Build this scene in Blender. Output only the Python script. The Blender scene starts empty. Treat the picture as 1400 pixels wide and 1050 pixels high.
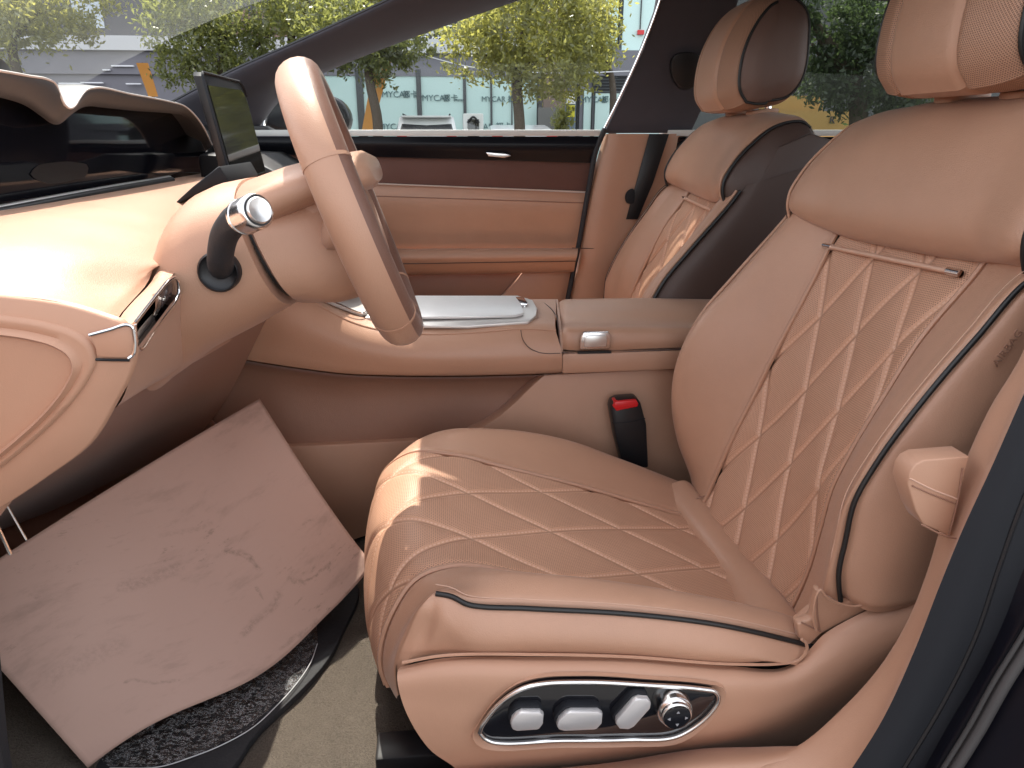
import bpy, bmesh, math, random
import numpy as np
from mathutils import Vector, Matrix
random.seed(7); rng = np.random.default_rng(7)
SC = bpy.context.scene; COL = SC.collection

# ------------------------------------------------------------------ survey of the photograph
F = 1000.0; PITCH = math.atan((525 - 182.0) / F); YAW = math.radians(5.4036)
_f = np.array([math.sin(YAW) * math.cos(PITCH), math.cos(YAW) * math.cos(PITCH), -math.sin(PITCH)])
_r = np.array([math.cos(YAW), -math.sin(YAW), 0.0]); _u = np.cross(_r, _f); CAM = np.array([0, 0, 1.0])
def _ray(px, py): return _f + (px - 700) / F * _r + (525 - py) / F * _u
def W(px, py, Y): d = _ray(px, py); return CAM + d * (Y / d[1])
def WX(px, py, X): d = _ray(px, py); return CAM + d * (X / d[0])
def WZ(px, py, Z): d = _ray(px, py); return CAM + d * ((Z - 1) / d[2])
def wl(pts, Y=None):
    return np.array([W(p[0], p[1], p[2] if len(p) > 2 else Y) for p in pts])
def xz(Y, pts): return [np.array([p[0], p[2] if len(p) > 2 else Y, p[1]]) for p in pts]

# ------------------------------------------------------------------ object helpers
ROOTLOC = {}
def thing(name, label, cat, loc=(0, 0, 0), group=None):
    o = bpy.data.objects.new(name, None); COL.objects.link(o); o.location = loc
    o.empty_display_size = .05
    o['label'] = label; o['category'] = cat
    if group: o['group'] = group
    return o
def wloc(o):
    v = Vector((0, 0, 0))
    while o is not None: v += o.location; o = o.parent
    return v
def tag(o, label, cat, group=None):
    o['label'] = label; o['category'] = cat
    if group: o['group'] = group
    return o
def link(name, me, m, parent=None, label=None):
    o = bpy.data.objects.new(name, me); COL.objects.link(o)
    if m is not None and len(me.materials) == 0: me.materials.append(m)
    if parent is not None:
        v = wloc(parent); me.transform(Matrix.Translation(-v)); o.parent = parent
    if label: o['label'] = label
    return o
def mesh(name, verts, faces, m, parent=None, smooth=True, uv=None, label=None, mats=None, fm=None):
    me = bpy.data.meshes.new(name)
    me.from_pydata([tuple(map(float, v)) for v in verts], [], faces); me.update()
    if smooth: me.polygons.foreach_set('use_smooth', [True] * len(me.polygons))
    if uv is not None:
        l = me.uv_layers.new(name='UVMap'); idx = np.zeros(len(me.loops), dtype=np.int32)
        me.loops.foreach_get('vertex_index', idx); l.data.foreach_set('uv', np.asarray(uv)[idx].astype(np.float32).ravel())
    if mats:
        for q in mats: me.materials.append(q)
        if fm is not None: me.polygons.foreach_set('material_index', fm)
    return link(name, me, m, parent, label)
def smooth_by_angle(me, deg=35):
    bm = bmesh.new(); bm.from_mesh(me)
    bmesh.ops.recalc_face_normals(bm, faces=bm.faces)
    for f in bm.faces: f.smooth = True
    for e in bm.edges:
        if len(e.link_faces) == 2 and e.calc_face_angle(0) > math.radians(deg): e.smooth = False
    bm.to_mesh(me); bm.free()
def from_bm(name, bm, m, parent=None, smooth=True, label=None):
    bmesh.ops.recalc_face_normals(bm, faces=bm.faces)
    me = bpy.data.meshes.new(name); bm.to_mesh(me); bm.free()
    if smooth: smooth_by_angle(me)
    return link(name, me, m, parent, label)

def cr(pts, k=24):
    P = np.array(pts, float)
    if len(P) == 2: t = np.linspace(0, 1, k)[:, None]; return P[0] * (1 - t) + P[1] * t
    out = []; d = np.maximum(np.linalg.norm(np.diff(P, axis=0), axis=1), 1e-6) ** .75
    m = np.zeros_like(P); s = np.diff(P, axis=0) / d[:, None]
    m[1:-1] = (s[:-1] * d[1:, None] + s[1:] * d[:-1, None]) / (d[1:] + d[:-1])[:, None]
    m[0] = s[0]; m[-1] = s[-1]
    t = np.linspace(0, 1, k, endpoint=False)[:, None]
    for i in range(len(P) - 1):
        out.append((2*t**3-3*t**2+1)*P[i] + (t**3-2*t**2+t)*d[i]*m[i] + (-2*t**3+3*t**2)*P[i+1] + (t**3-t**2)*d[i]*m[i+1])
    out.append(P[-1:]); return np.vstack(out)
def even(P, n):
    L = np.concatenate([[0], np.cumsum(np.linalg.norm(np.diff(P, axis=0), axis=1))])
    s = np.linspace(0, L[-1], n); return np.stack([np.interp(s, L, P[:, k]) for k in range(3)], 1)
def rs(pts, n, corner=None, n2=None):
    P = cr(pts)
    if corner is None: return even(P, n)
    c = corner * 24
    return np.vstack([even(P[:c+1], n), even(P[c:], n2 + 1)[1:]])
def cross(K, spans):
    K = np.array(K); nk = len(K)                       # (nk, nu, 3)
    d = np.maximum(np.linalg.norm(np.diff(K, axis=0), axis=2), 1e-5) ** .75
    s = np.diff(K, axis=0) / d[..., None]; m = np.zeros_like(K)
    m[0] = s[0]; m[-1] = s[-1]
    m[1:-1] = (s[:-1] * d[1:, :, None] + s[1:] * d[:-1, :, None]) / (d[1:] + d[:-1])[..., None]
    cols = []
    for j, n in enumerate(spans):
        for q in range(n):
            t = q / n; D = d[j][:, None]
            cols.append((2*t**3-3*t**2+1)*K[j] + (t**3-2*t**2+t)*D*m[j] + (-2*t**3+3*t**2)*K[j+1] + (t**3-t**2)*D*m[j+1])
    cols.append(K[-1]); return np.stack(cols, 1)       # (nu, nv, 3)
def normals(G):
    n = np.cross(np.gradient(G, axis=0), np.gradient(G, axis=1)); return n / np.maximum(np.linalg.norm(n, axis=2, keepdims=True), 1e-9)
def grid(name, G, m, parent=None, tuck='', td=.004, tw=.006, disp=None, out=(-.3, -1, .3), label=None, uvc=False):
    """one panel: a grid of points, tucked in at its seams (u0 u1 v0 v1 = l r b t), with a relief function of metres"""
    G = np.array(G, float); nu, nv, _ = G.shape; N = normals(G)
    if np.sum(N.reshape(-1, 3).mean(0) * np.array(out)) < 0: N = -N
    du = np.linalg.norm(np.diff(G, axis=0), axis=2); dv = np.linalg.norm(np.diff(G, axis=1), axis=2)
    cu = np.vstack([np.zeros((1, nv)), np.cumsum(du, 0)]); cv = np.hstack([np.zeros((nu, 1)), np.cumsum(dv, 1)])
    V = cu.copy(); U = cv - (cv[:, -1:] / 2 if uvc else 0)
    h = np.zeros((nu, nv))
    if 'l' in tuck: h -= td * np.exp(-(cv / tw) ** 2)
    if 'r' in tuck: h -= td * np.exp(-((cv[:, -1:] - cv) / tw) ** 2)
    if 'b' in tuck: h -= td * np.exp(-(cu / tw) ** 2)
    if 't' in tuck: h -= td * np.exp(-((cu[-1:] - cu) / tw) ** 2)
    if disp is not None: h = h + disp(U, V)
    G = G + N * h[..., None]
    idx = np.arange(nu * nv).reshape(nu, nv)
    fs = np.stack([idx[:-1, :-1], idx[1:, :-1], idx[1:, 1:], idx[:-1, 1:]], -1).reshape(-1, 4)
    n2 = np.cross(G[1, 0] - G[0, 0], G[0, 1] - G[0, 0])
    if np.sum(normals(G).reshape(-1, 3).mean(0) * np.array(out)) < 0: fs = fs[:, ::-1]
    return mesh(name, G.reshape(-1, 3), fs.tolist(), m, parent, uv=np.stack([U, V], -1).reshape(-1, 2), label=label)
def loft(name, curves, n, spans, m, parent=None, **kw):
    K = [rs(c, n) for c in curves]
    if isinstance(spans, int): spans = [spans] * (len(K) - 1)
    return grid(name, cross(K, spans), m, parent, **kw)
def rings(name, R, m, parent=None, cap=True, label=None, uv=None):
    R = [np.array(r) for r in R]; n = len(R[0]); V = np.vstack(R); fs = []
    for i in range(len(R) - 1):
        for j in range(n):
            a = i*n + j; b = i*n + (j+1) % n; fs.append((a, b, b + n, a + n))
    if cap: fs.append(tuple(range(n))[::-1]); fs.append(tuple(range((len(R)-1)*n, len(R)*n)))
    o = mesh(name, V, fs, m, parent, label=label); smooth_by_angle(o.data, 50); return o
def tube(name, pts, r, m, parent=None, n=8, spline=True, k=6, label=None, closed=False, sx=1.0):
    P = np.array(pts, float)
    if closed: P = np.vstack([P, P[:1]])
    if spline: P = even(cr(P), max(8, k * len(P)))
    rr = np.interp(np.linspace(0, 1, len(P)), np.linspace(0, 1, len(r)), r) if hasattr(r, '__len__') else np.full(len(P), r)
    T = np.gradient(P, axis=0); T /= np.maximum(np.linalg.norm(T, axis=1, keepdims=True), 1e-9)
    up = np.array([0.3, -.8, .5]); R = []; a = np.cross(T[0], up); a /= np.linalg.norm(a)
    for i in range(len(P)):
        a = a - T[i] * (a @ T[i]); a /= np.linalg.norm(a); b = np.cross(T[i], a)
        th = np.linspace(0, 2 * math.pi, n, endpoint=False)
        R.append(P[i] + rr[i] * (np.cos(th)[:, None] * a * sx + np.sin(th)[:, None] * b))
    return rings(name, R, m, parent, label=label)
def slab(name, pts, t, m, parent=None, bev=0.0, seg=2, label=None, dirv=(0, 1, 0)):
    """an outline (3-D points) with thickness t along dirv, rounded edges"""
    bm = bmesh.new(); d = Vector(dirv)
    vs = [bm.verts.new(tuple(p)) for p in pts]; f = bm.faces.new(vs)
    r = bmesh.ops.extrude_face_region(bm, geom=[f]); 
    bmesh.ops.translate(bm, vec=d * t, verts=[v for v in r['geom'] if isinstance(v, bmesh.types.BMVert)])
    bmesh.ops.recalc_face_normals(bm, faces=bm.faces)
    if bev > 0:
        es = [e for e in bm.edges if len(e.link_faces) == 2 and e.calc_face_angle(0) > .9]
        bmesh.ops.bevel(bm, geom=es, offset=bev, segments=seg, profile=.5, affect='EDGES', clamp_overlap=True)
    return from_bm(name, bm, m, parent, label=label)
def box(name, lo, hi, m, parent=None, bev=0.0, seg=2, label=None):
    bm = bmesh.new(); bmesh.ops.create_cube(bm, size=1)
    lo = np.array(lo, float); hi = np.array(hi, float)
    for v in bm.verts: v.co = Vector(lo + (np.array(v.co) + .5) * (hi - lo))
    if bev > 0: bmesh.ops.bevel(bm, geom=bm.edges[:], offset=bev, segments=seg, profile=.5, affect='EDGES', clamp_overlap=True)
    return from_bm(name, bm, m, parent, label=label)
def rpoly(pts, n=64):
    P = np.array(pts, float); P = np.vstack([P[-1:], P, P[:2]]); Q = cr(P); Q = Q[24:-24]
    return even(Q, n + 1)[:-1]
def concentric(name, outline, levels, m, parent=None, dirv=(0, 1, 0), n=72, label=None):
    """a panel outline sunk / raised in rings: levels = [(scale, depth)]"""
    O = rpoly(outline, n); c = O.mean(0); d = np.array(dirv, float)
    V = []; fs = []
    for s, dep in levels: V.append(c + (O - c) * s + d * dep)
    k = len(levels)
    for i in range(k - 1):
        for j in range(n): a = i*n + j; b = i*n + (j+1) % n; fs.append((a, b, b + n, a + n))
    fs.append(tuple(range((k-1)*n, k*n)))
    o = mesh(name, np.vstack(V), fs, m, parent, label=label); smooth_by_angle(o.data, 60); return o
def text(name, s, h, loc, m, parent=None, depth=.01, rot=(math.pi/2, 0, 0), align='CENTER', label=None):
    cu = bpy.data.curves.new(name, 'FONT'); cu.body = s; cu.size = h; cu.extrude = depth; cu.align_x = align; cu.resolution_u = 3
    o = bpy.data.objects.new(name + '_c', cu); COL.objects.link(o)
    dg = bpy.context.evaluated_depsgraph_get(); me = bpy.data.meshes.new_from_object(o.evaluated_get(dg))
    bpy.data.objects.remove(o); me.materials.clear()
    me.transform(Matrix.Translation(Vector(loc)) @ Matrix.Rotation(rot[2], 4, 'Z') @ Matrix.Rotation(rot[0], 4, 'X'))
    return link(name, me, m, parent, label)

# ------------------------------------------------------------------ materials
class NT:
    def __init__(s, name):
        s.m = bpy.data.materials.new(name); s.m.use_nodes = True; s.t = s.m.node_tree; s.n = s.t.nodes
        s.b = s.n['Principled BSDF']
    def node(s, typ, **kw):
        x = s.n.new(typ)
        for k, v in kw.items(): setattr(x, k, v)
        return x
    def lk(s, a, b): s.t.links.new(a, b)
    def inp(s, x, v):
        if isinstance(v, (int, float)): x.default_value = v
        else: s.lk(v, x)
    def M(s, op, a, b=0.0, c=0.0, clamp=False):
        x = s.node('ShaderNodeMath', operation=op); x.use_clamp = clamp
        s.inp(x.inputs[0], a); s.inp(x.inputs[1], b)
        if len(x.inputs) > 2: s.inp(x.inputs[2], c)
        return x.outputs[0]
    def mix(s, f, a, b):
        x = s.node('ShaderNodeMix', data_type='RGBA'); s.inp(x.inputs['Factor'], f)
        for sock, v in ((x.inputs[6], a), (x.inputs[7], b)):
            if isinstance(v, tuple): sock.default_value = (*v[:3], 1)
            else: s.lk(v, sock)
        return x.outputs[2]
    def noise(s, scale, detail=3, rough=.5, vec=None):
        x = s.node('ShaderNodeTexNoise'); x.inputs['Scale'].default_value = scale; x.inputs['Detail'].default_value = detail; x.inputs['Roughness'].default_value = rough
        s.lk(vec if vec is not None else s.obj(), x.inputs['Vector']); return x.outputs['Fac']
    def obj(s):
        if not hasattr(s, '_o'): s._o = s.node('ShaderNodeTexCoord')
        return s._o.outputs['Object']
    def uv(s):
        s.obj(); return s._o.outputs['UV']
    def ramp(s, f, lo, hi):
        x = s.node('ShaderNodeMapRange'); x.interpolation_type = 'SMOOTHSTEP'; s.inp(x.inputs[0], f); x.inputs[1].default_value = lo; x.inputs[2].default_value = hi; return x.outputs[0]
    def bump(s, h, dist=.001, strength=1.0, prev=None):
        x = s.node('ShaderNodeBump'); x.inputs['Distance'].default_value = dist; x.inputs['Strength'].default_value = strength; s.inp(x.inputs['Height'], h)
        if prev is not None: s.lk(prev, x.inputs['Normal'])
        s.lk(x.outputs[0], s.b.inputs['Normal']); return x.outputs[0]
    def base(s, v):
        if isinstance(v, tuple): s.b.inputs['Base Color'].default_value = (*v, 1)
        else: s.lk(v, s.b.inputs['Base Color'])
    def set(s, **kw):
        for k, v in kw.items():
            k = {'rough': 'Roughness', 'metal': 'Metallic', 'spec': 'Specular IOR Level', 'coat': 'Coat Weight', 'coatr': 'Coat Roughness', 'ior': 'IOR', 'sheen': 'Sheen Weight', 'trans': 'Transmission Weight', 'alpha': 'Alpha'}[k]
            s.inp(s.b.inputs[k], v)
def sc(c, k): return tuple(x * k for x in c)
def leather(name, col, rough=.38, grain=.00045, var=.10):
    n = NT(name); v = n.noise(9, 4, .6); g = n.noise(760, 3, .7); w = n.noise(38, 5, .6)
    c = n.mix(v, sc(col, 1 - var), sc(col, 1 + var)); n.base(c); n.set(spec=.5, sheen=.12); n.b.inputs['Sheen Roughness'].default_value = .35
    n.set(rough=n.M('ADD', n.M('MULTIPLY', v, .14), rough - .07))
    b = n.bump(w, .0014, .30); n.bump(g, grain, .8, b); return n.m
def plain(name, col, rough=.5, metal=0, spec=.5, var=.06, scale=30, bump=0.0, bscale=300, coat=0):
    n = NT(name); v = n.noise(scale, 3); n.base(n.mix(v, sc(col, 1 - var), sc(col, 1 + var))); n.set(rough=rough, metal=metal, spec=spec, coat=coat)
    if bump: n.bump(n.noise(bscale, 3), bump, 1.0)
    return n.m
TAN = (.492, .276, .183)
def quilted(name, col, a0, b0, off, smix):
    """perforated leather with double rows of stitching along the quilt lines; coordinates are metres on the panel"""
    n = NT(name); sp = n.node('ShaderNodeSeparateXYZ'); n.lk(n.uv(), sp.inputs[0]); u, v = sp.outputs[0], sp.outputs[1]
    L = 1 / math.sqrt(1/a0**2 + 1/b0**2)
    def fam(sg):
        s = n.M('ADD', n.M('MULTIPLY', u, 1/a0), n.M('MULTIPLY_ADD', v, sg/b0, off))
        fr = n.M('SUBTRACT', s, n.M('ROUND', s)); d = n.M('MULTIPLY', n.M('ABSOLUTE', fr), L)
        t = n.M('ADD', n.M('MULTIPLY', u, -sg/b0*L), n.M('MULTIPLY', v, 1/a0*L))
        dash = n.ramp(n.M('SINE', n.M('MULTIPLY', t, 2*math.pi/.0058)), -.55, -.1)
        row = n.M('SUBTRACT', 1.0, n.ramp(n.M('ABSOLUTE', n.M('SUBTRACT', d, .0032)), .0004, .0011))
        return n.M('MULTIPLY', row, dash), d
    s1, d1 = fam(1); s2, d2 = fam(-1); st = n.M('MAXIMUM', s1, s2); dm = n.M('MINIMUM', d1, d2)
    p = .0031
    def dots(ox):
        x = n.M('SUBTRACT', n.M('FRACT', n.M('MULTIPLY_ADD', u, 1/p, ox)), .5); y = n.M('SUBTRACT', n.M('FRACT', n.M('MULTIPLY_ADD', v, 1/(p*1.73), ox)), .5)
        y = n.M('MULTIPLY', y, 1.73); r = n.M('SQRT', n.M('ADD', n.M('MULTIPLY', x, x), n.M('MULTIPLY', y, y)))
        return n.M('SUBTRACT', 1.0, n.ramp(r, .17, .32))
    hole = n.M('MULTIPLY', n.M('MAXIMUM', dots(0), dots(.5)), n.ramp(dm, .005, .007))
    w = n.noise(9, 4, .6); c = n.mix(w, sc(col, .92), sc(col, 1.08))
    c = n.mix(hole, c, sc(col, .52)); c = n.mix(n.M('MULTIPLY', st, smix), c, (.74, .50, .37))
    c = n.mix(n.M('MULTIPLY', n.M('SUBTRACT', 1.0, n.ramp(dm, .0006, .0022)), .55), c, sc(col, .45)); n.base(c); n.set(spec=.32, rough=.48)  # quilt grooves darkened in the base colour, standing in for crease shade
    h = n.M('SUBTRACT', n.M('MULTIPLY', st, .35), hole); b = n.bump(h, .0008, .7); n.bump(n.noise(900, 2), .0002, .6, b)
    return n.m
def perforated(name, col, p=.0027):
    n = NT(name); sp = n.node('ShaderNodeSeparateXYZ'); n.lk(n.uv(), sp.inputs[0]); u, v = sp.outputs[0], sp.outputs[1]
    def dots(ox):
        x = n.M('SUBTRACT', n.M('FRACT', n.M('MULTIPLY_ADD', u, 1/p, ox)), .5); y = n.M('MULTIPLY', n.M('SUBTRACT', n.M('FRACT', n.M('MULTIPLY_ADD', v, 1/(p*1.73), ox)), .5), 1.73)
        r = n.M('SQRT', n.M('ADD', n.M('MULTIPLY', x, x), n.M('MULTIPLY', y, y))); return n.M('SUBTRACT', 1.0, n.ramp(r, .22, .38))
    h = n.M('MAXIMUM', dots(0), dots(.5)); n.base(n.mix(h, col, sc(col, .45))); n.set(spec=.35, rough=.45); n.bump(n.M('MULTIPLY', h, -1), .0006, .7); return n.m
def glass(name, tint=(.9, .95, .93), dust=.05, dustcol=(.8, .82, .78), refl=1.0, streak=0.0):
    n = NT(name); n.n.remove(n.b); out = n.n['Material Output']
    tr = n.node('ShaderNodeBsdfTransparent'); tr.inputs[0].default_value = (*tint, 1)
    gl = n.node('ShaderNodeBsdfGlossy'); gl.inputs['Roughness'].default_value = .02; gl.inputs[0].default_value = (1, 1, 1, 1)
    g = n.node('ShaderNodeNewGeometry'); dt = n.node('ShaderNodeVectorMath', operation='DOT_PRODUCT'); n.lk(g.outputs['Normal'], dt.inputs[0]); n.lk(g.outputs['Incoming'], dt.inputs[1])
    fr = n.M('MULTIPLY_ADD', n.M('POWER', n.M('SUBTRACT', 1.0, n.M('ABSOLUTE', dt.outputs['Value'])), 5.0), .92, .04)
    a = n.node('ShaderNodeMixShader'); n.lk(n.M('MULTIPLY', fr, refl, clamp=True), a.inputs[0]); n.lk(tr.outputs[0], a.inputs[1]); n.lk(gl.outputs[0], a.inputs[2])
    df = n.node('ShaderNodeBsdfDiffuse'); df.inputs[0].default_value = (*dustcol, 1); tl = n.node('ShaderNodeBsdfTranslucent'); tl.inputs[0].default_value = (*dustcol, 1)
    d2 = n.node('ShaderNodeMixShader'); d2.inputs[0].default_value = .5; n.lk(df.outputs[0], d2.inputs[1]); n.lk(tl.outputs[0], d2.inputs[2])
    b = n.node('ShaderNodeMixShader'); f = n.M('MULTIPLY', n.ramp(n.noise(2.2, 5, .6), .2, .8), dust)
    f = n.M('ADD', f, dust * .5)
    n.lk(f, b.inputs[0]); n.lk(a.outputs[0], b.inputs[1]); n.lk(d2.outputs[0], b.inputs[2]); n.lk(b.outputs[0], out.inputs[0]); return n.m
def leafmat(name, c1, c2, k=1.0):
    n = NT(name); n.n.remove(n.b); out = n.n['Material Output']
    g = n.node('ShaderNodeNewGeometry'); c = n.mix(g.outputs['Random Per Island'], c1, c2); c = n.mix(n.M('MULTIPLY', n.noise(.9, 3), .5), c, sc(c1, 1.5))
    df = n.node('ShaderNodeBsdfDiffuse'); tl = n.node('ShaderNodeBsdfTranslucent'); gl = n.node('ShaderNodeBsdfGlossy'); gl.inputs['Roughness'].default_value = .35
    n.lk(c, df.inputs[0]); n.lk(n.mix(.5, c, (c2[0] * 2.4, c2[1] * 2.2, c2[2] * 1.6)), tl.inputs[0])
    a = n.node('ShaderNodeMixShader'); a.inputs[0].default_value = .7; n.lk(df.outputs[0], a.inputs[1]); n.lk(tl.outputs[0], a.inputs[2])
    b = n.node('ShaderNodeMixShader'); b.inputs[0].default_value = .06; n.lk(a.outputs[0], b.inputs[1]); n.lk(gl.outputs[0], b.inputs[2]); n.lk(b.outputs[0], out.inputs[0]); return n.m

TANM = leather('tan_leather', TAN)
TANP = leather('tan_moulded_plastic', TAN, rough=.5, grain=.00018, var=.05)
TAN2 = leather('brown_leather', (.30, .155, .105))
DKBR = leather('dark_brown_leather', (.085, .05, .04), rough=.45)
HRSIDE = leather('mid_brown_leather', (.17, .10, .08), rough=.45)
SUEDE = plain('brown_suede', (.15, .078, .064), rough=.9, spec=.2, bump=.0006, bscale=700)
QB = quilted('quilted_back', sc(TAN, 1.20), .094, .200, .0, .48)
QC = quilted('quilted_cushion', sc(TAN, 1.20), .108, .232, .35, .72)
PERF = perforated('perforated_leather', TAN)
BLK = plain('black_plastic', (.012, .012, .014), rough=.4)
SOFTBLK = plain('black_rubber', (.022, .022, .026), rough=.7, bump=.0004)
GLOSS = plain('piano_black', (.008, .008, .011), rough=.08, coat=.6)
PAINT = plain('black_car_paint', (.006, .006, .010), rough=.28, spec=.25)
SEAL = plain('dark_grey_trim', (.013, .014, .018), rough=.65, spec=.3)
CHROME = plain('satin_chrome', (.78, .76, .75), rough=.22, metal=1, var=.02)
BRIGHT = plain('polished_chrome', (.85, .85, .86), rough=.08, metal=1, var=.01)
ALU = plain('brushed_aluminium', (.78, .77, .75), rough=.30, metal=.85, var=.03)
PIPE = plain('black_piping', (.014, .013, .013), rough=.42)
STITCH = plain('pale_thread', (.60, .38, .28), rough=.8)
HEADL = plain('grey_headliner', (.075, .072, .085), rough=.92, spec=.1, bump=.0004, bscale=600)
CARPET = None
RED = plain('red_plastic', (.62, .015, .02), rough=.35)
HOODM = leather('grey_brown_leather', (.055, .056, .060), rough=.5)
SCREEN = plain('screen_glass', (.006, .007, .011), rough=.06, spec=.14)
WHITE = plain('white_paint', (.72, .73, .73), rough=.3, coat=.5)

# ------------------------------------------------------------------ CAR SEAT (built once for the driver, mirrored for the passenger)
def quilt(a0, b0, off, A=.0058, w=.0045, puff=.0035):
    L = 1 / math.sqrt(1/a0**2 + 1/b0**2)
    def f(U, V):
        h = np.zeros_like(U); dm = None
        for sg in (1, -1):
            s = U/a0 + sg*V/b0 + off; d = np.abs(s - np.round(s)) * L
            dm = d if dm is None else np.minimum(dm, d)
        return -A * np.exp(-(dm / w) ** 2) + puff * (1 - np.exp(-(dm / .016) ** 2))
    return f
seat = thing('car_seat', "driver's tan quilted leather seat nearest the camera, with power switches on its side", 'car seat', (.2, .90, .25), 'front seats')
# --- cushion: long lines from the rear edge, over the front and down the nose
c0 = xz(1.16, [(.44,.33),(.40,.33),(.3,.34),(.2,.36),(.08,.38),(-.01,.38),(-.04,.37),(-.055,.35),(-.06,.33),(-.06,.31),(-.055,.29)])
c1 = xz(1.158, [(.44,.385),(.40,.395),(.3,.44),(.2,.482),(.08,.505),(-.01,.503),(-.047,.482),(-.067,.45),(-.077,.40),(-.077,.35),(-.06,.29)])
c2 = xz(1.13, [(.46,.395),(.422,.411),(.30,.466),(.196,.509),(.083,.532),(-.015,.531),(-.056,.510),(-.079,.475),(-.09,.43),(-.09,.36),(-.07,.29)])
c3 = xz(1.03, [(.47,.395),(.392,.408),(.302,.438),(.208,.472),(.095,.508),(.001,.537),(-.055,.541),(-.096,.515),(-.117,.455),(-.121,.38),(-.100,.27)])
c4 = xz(.895, [(.47,.390),(.392,.402),(.302,.432),(.208,.463),(.095,.497),(.001,.522),(-.055,.530),(-.097,.505),(-.117,.450),(-.123,.37),(-.104,.25)])
c5 = xz(.755, [(.47,.395),(.392,.408),(.302,.436),(.208,.465),(.095,.496),(.001,.516),(-.042,.508,.745),(-.073,.470,.73),(-.087,.425,.725),(-.087,.395,.725),(-.078,.366,.725)])
c6 = xz(.70, [(.46,.42),(.40,.455),(.356,.471),(.235,.504),(.116,.527),(.033,.532),(-.016,.517),(-.050,.485),(-.072,.440),(-.078,.405),(-.070,.375)])
c7 = [*xz(.66, [(.44,.432),(.394,.45),(.292,.483),(.191,.504),(.078,.519),(.016,.528)]), *wl([(598,809)], .672), *wl([(578,827),(556,870),(544,903),(546,950)], .664)]
c7b = [*xz(.643, [(.44,.415),(.394,.43),(.292,.455),(.191,.474),(.078,.488),(.016,.495)]), *wl([(602,838)], .656), *wl([(584,852),(563,880),(548,905),(549,950)], .661)]
c8 = [*xz(.655, [(.44,.39)]), *wl([(1103,893),(1005,914),(860,904),(740,901),(640,902),(585,904),(570,907),(556,913),(549,922),(549,952)], .656)]
NU, NN = 150, 80
K = [rs(k, NU, 6, NN) for k in (c0, c1, c2, c3, c4, c5, c6, c7, c7b, c8)]
SP = [6, 10, 24, 70, 70, 18, 14, 14, 12]; G = cross(K, SP); B = np.concatenate([[0], np.cumsum(SP)])
grid('cushion_insert', G[:, B[3]:B[5]+1], QC, seat, 'lr', .006, .006, disp=quilt(.108, .232, .35, .0034, .0045, .0016), out=(-.3, -.3, 1), uvc=True)
grid('cushion_bolster', G[:, B[1]:B[3]+1], TANM, seat, 'lr', .005, .006, out=(-.3, -.3, 1))
slab('corner_backing', wl([(1088,850),(1130,815),(1240,800),(1200,850),(1105,900)], .672), .01, TANM, seat, .002)
grid('cushion_bolster', G[:, B[5]:B[7]+1], TANM, seat, 'lr', .005, .006, out=(-.3, -.5, 1))
grid('cushion_side', G[:, B[7]:B[9]+1], TANM, seat, 'r', .005, .007, out=(-.2, -1, .1))
grid('cushion_side', G[:, B[0]:B[1]+1], DKBR, seat, '', out=(0, 1, 0))
for jb in (3, 5): tube('seam_bead', G[::5, B[jb]] - np.array([0, 0, .0022]), .0036, TANM, seat, n=6)
pp = G[:NU+3, B[7]] ; tube('piping', pp[6::6] + np.array([0, -.0028, .0005]), .0029, PIPE, seat, n=10)
tube('stitching', pp[6::6] + np.array([0, .008, .0045]), .0006, STITCH, seat, n=6)
tube('piping', G[4:NU+3:8, B[1]] + np.array([0, .001, .002]), .004, PIPE, seat)
# rear roll of the cushion
loft('cushion_roll', [wl([(902,680,1.10),(935,722,1.0),(975,775,.90),(1012,838,.76),(1022,850,.73)]) - np.array([0,0,.022]), wl([(908,672,1.10),(945,714,1.0),(988,768,.90),(1032,836,.76),(1048,852,.73)]) + np.array([0,0,.004]), wl([(935,664,1.10),(975,712,1.0),(1022,768,.90),(1072,834,.76),(1090,856,.73)]) + np.array([0,0,.010]), wl([(950,664,1.10),(992,712,1.0),(1042,772,.90),(1096,842,.76),(1114,862,.73)]) + np.array([0,0,-.004]), wl([(960,668,1.10),(1002,718,1.0),(1055,785,.90),(1108,852,.76),(1124,870,.73)]) - np.array([0,0,.03])], 50, [5, 8, 8, 5], TANM, seat, tuck='', out=(-.5, -.3, 1))
tube('roll_seam', wl([(928,697,1.045),(945,690,1.045),(962,683,1.045),(972,684,1.045)]) + np.array([0,0,.006]), .0012, TAN2, seat, n=6)
# --- backrest, from the cushion up
b0 = xz(1.165, [(.60,.40),(.62,.50),(.64,.62),(.68,.75),(.715,.88),(.735,.95)])
b1 = xz(1.158, [(.46,.39),(.425,.48),(.400,.573),(.405,.645),(.432,.71),(.486,.78),(.562,.872),(.585,.905)])
b2 = xz(1.135, [(.44,.38),(.427,.425),(.395,.497),(.379,.572),(.384,.644),(.411,.706),(.466,.772),(.546,.873),(.572,.905)])
b3 = xz(1.04, [(.395,.38),(.418,.437),(.451,.538),(.479,.610),(.506,.682),(.55,.789),(.572,.849),(.59,.89)])
b4 = xz(.90, [(.412,.37),(.437,.437),(.476,.548),(.501,.620),(.527,.692),(.568,.797),(.592,.850),(.608,.89)])
b5 = [*xz(.765, [(.420,.38)]), *wl([(1092,807),(1105,776),(1121,722),(1137,667),(1165,612),(1208,541),(1257,464),(1332,374)], .765), *xz(.765, [(.617,.89)])]
b6 = xz(.705, [(.425,.40),(.432,.46),(.435,.53),(.441,.60),(.462,.68),(.506,.757),(.572,.845),(.602,.885)])
b7 = [*wl([(1149,824),(1146,782),(1155,738),(1168,683),(1196,634),(1229,587),(1283,519),(1338,456),(1398,388)], .66), *xz(.66, [(.60,.885)])]
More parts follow.
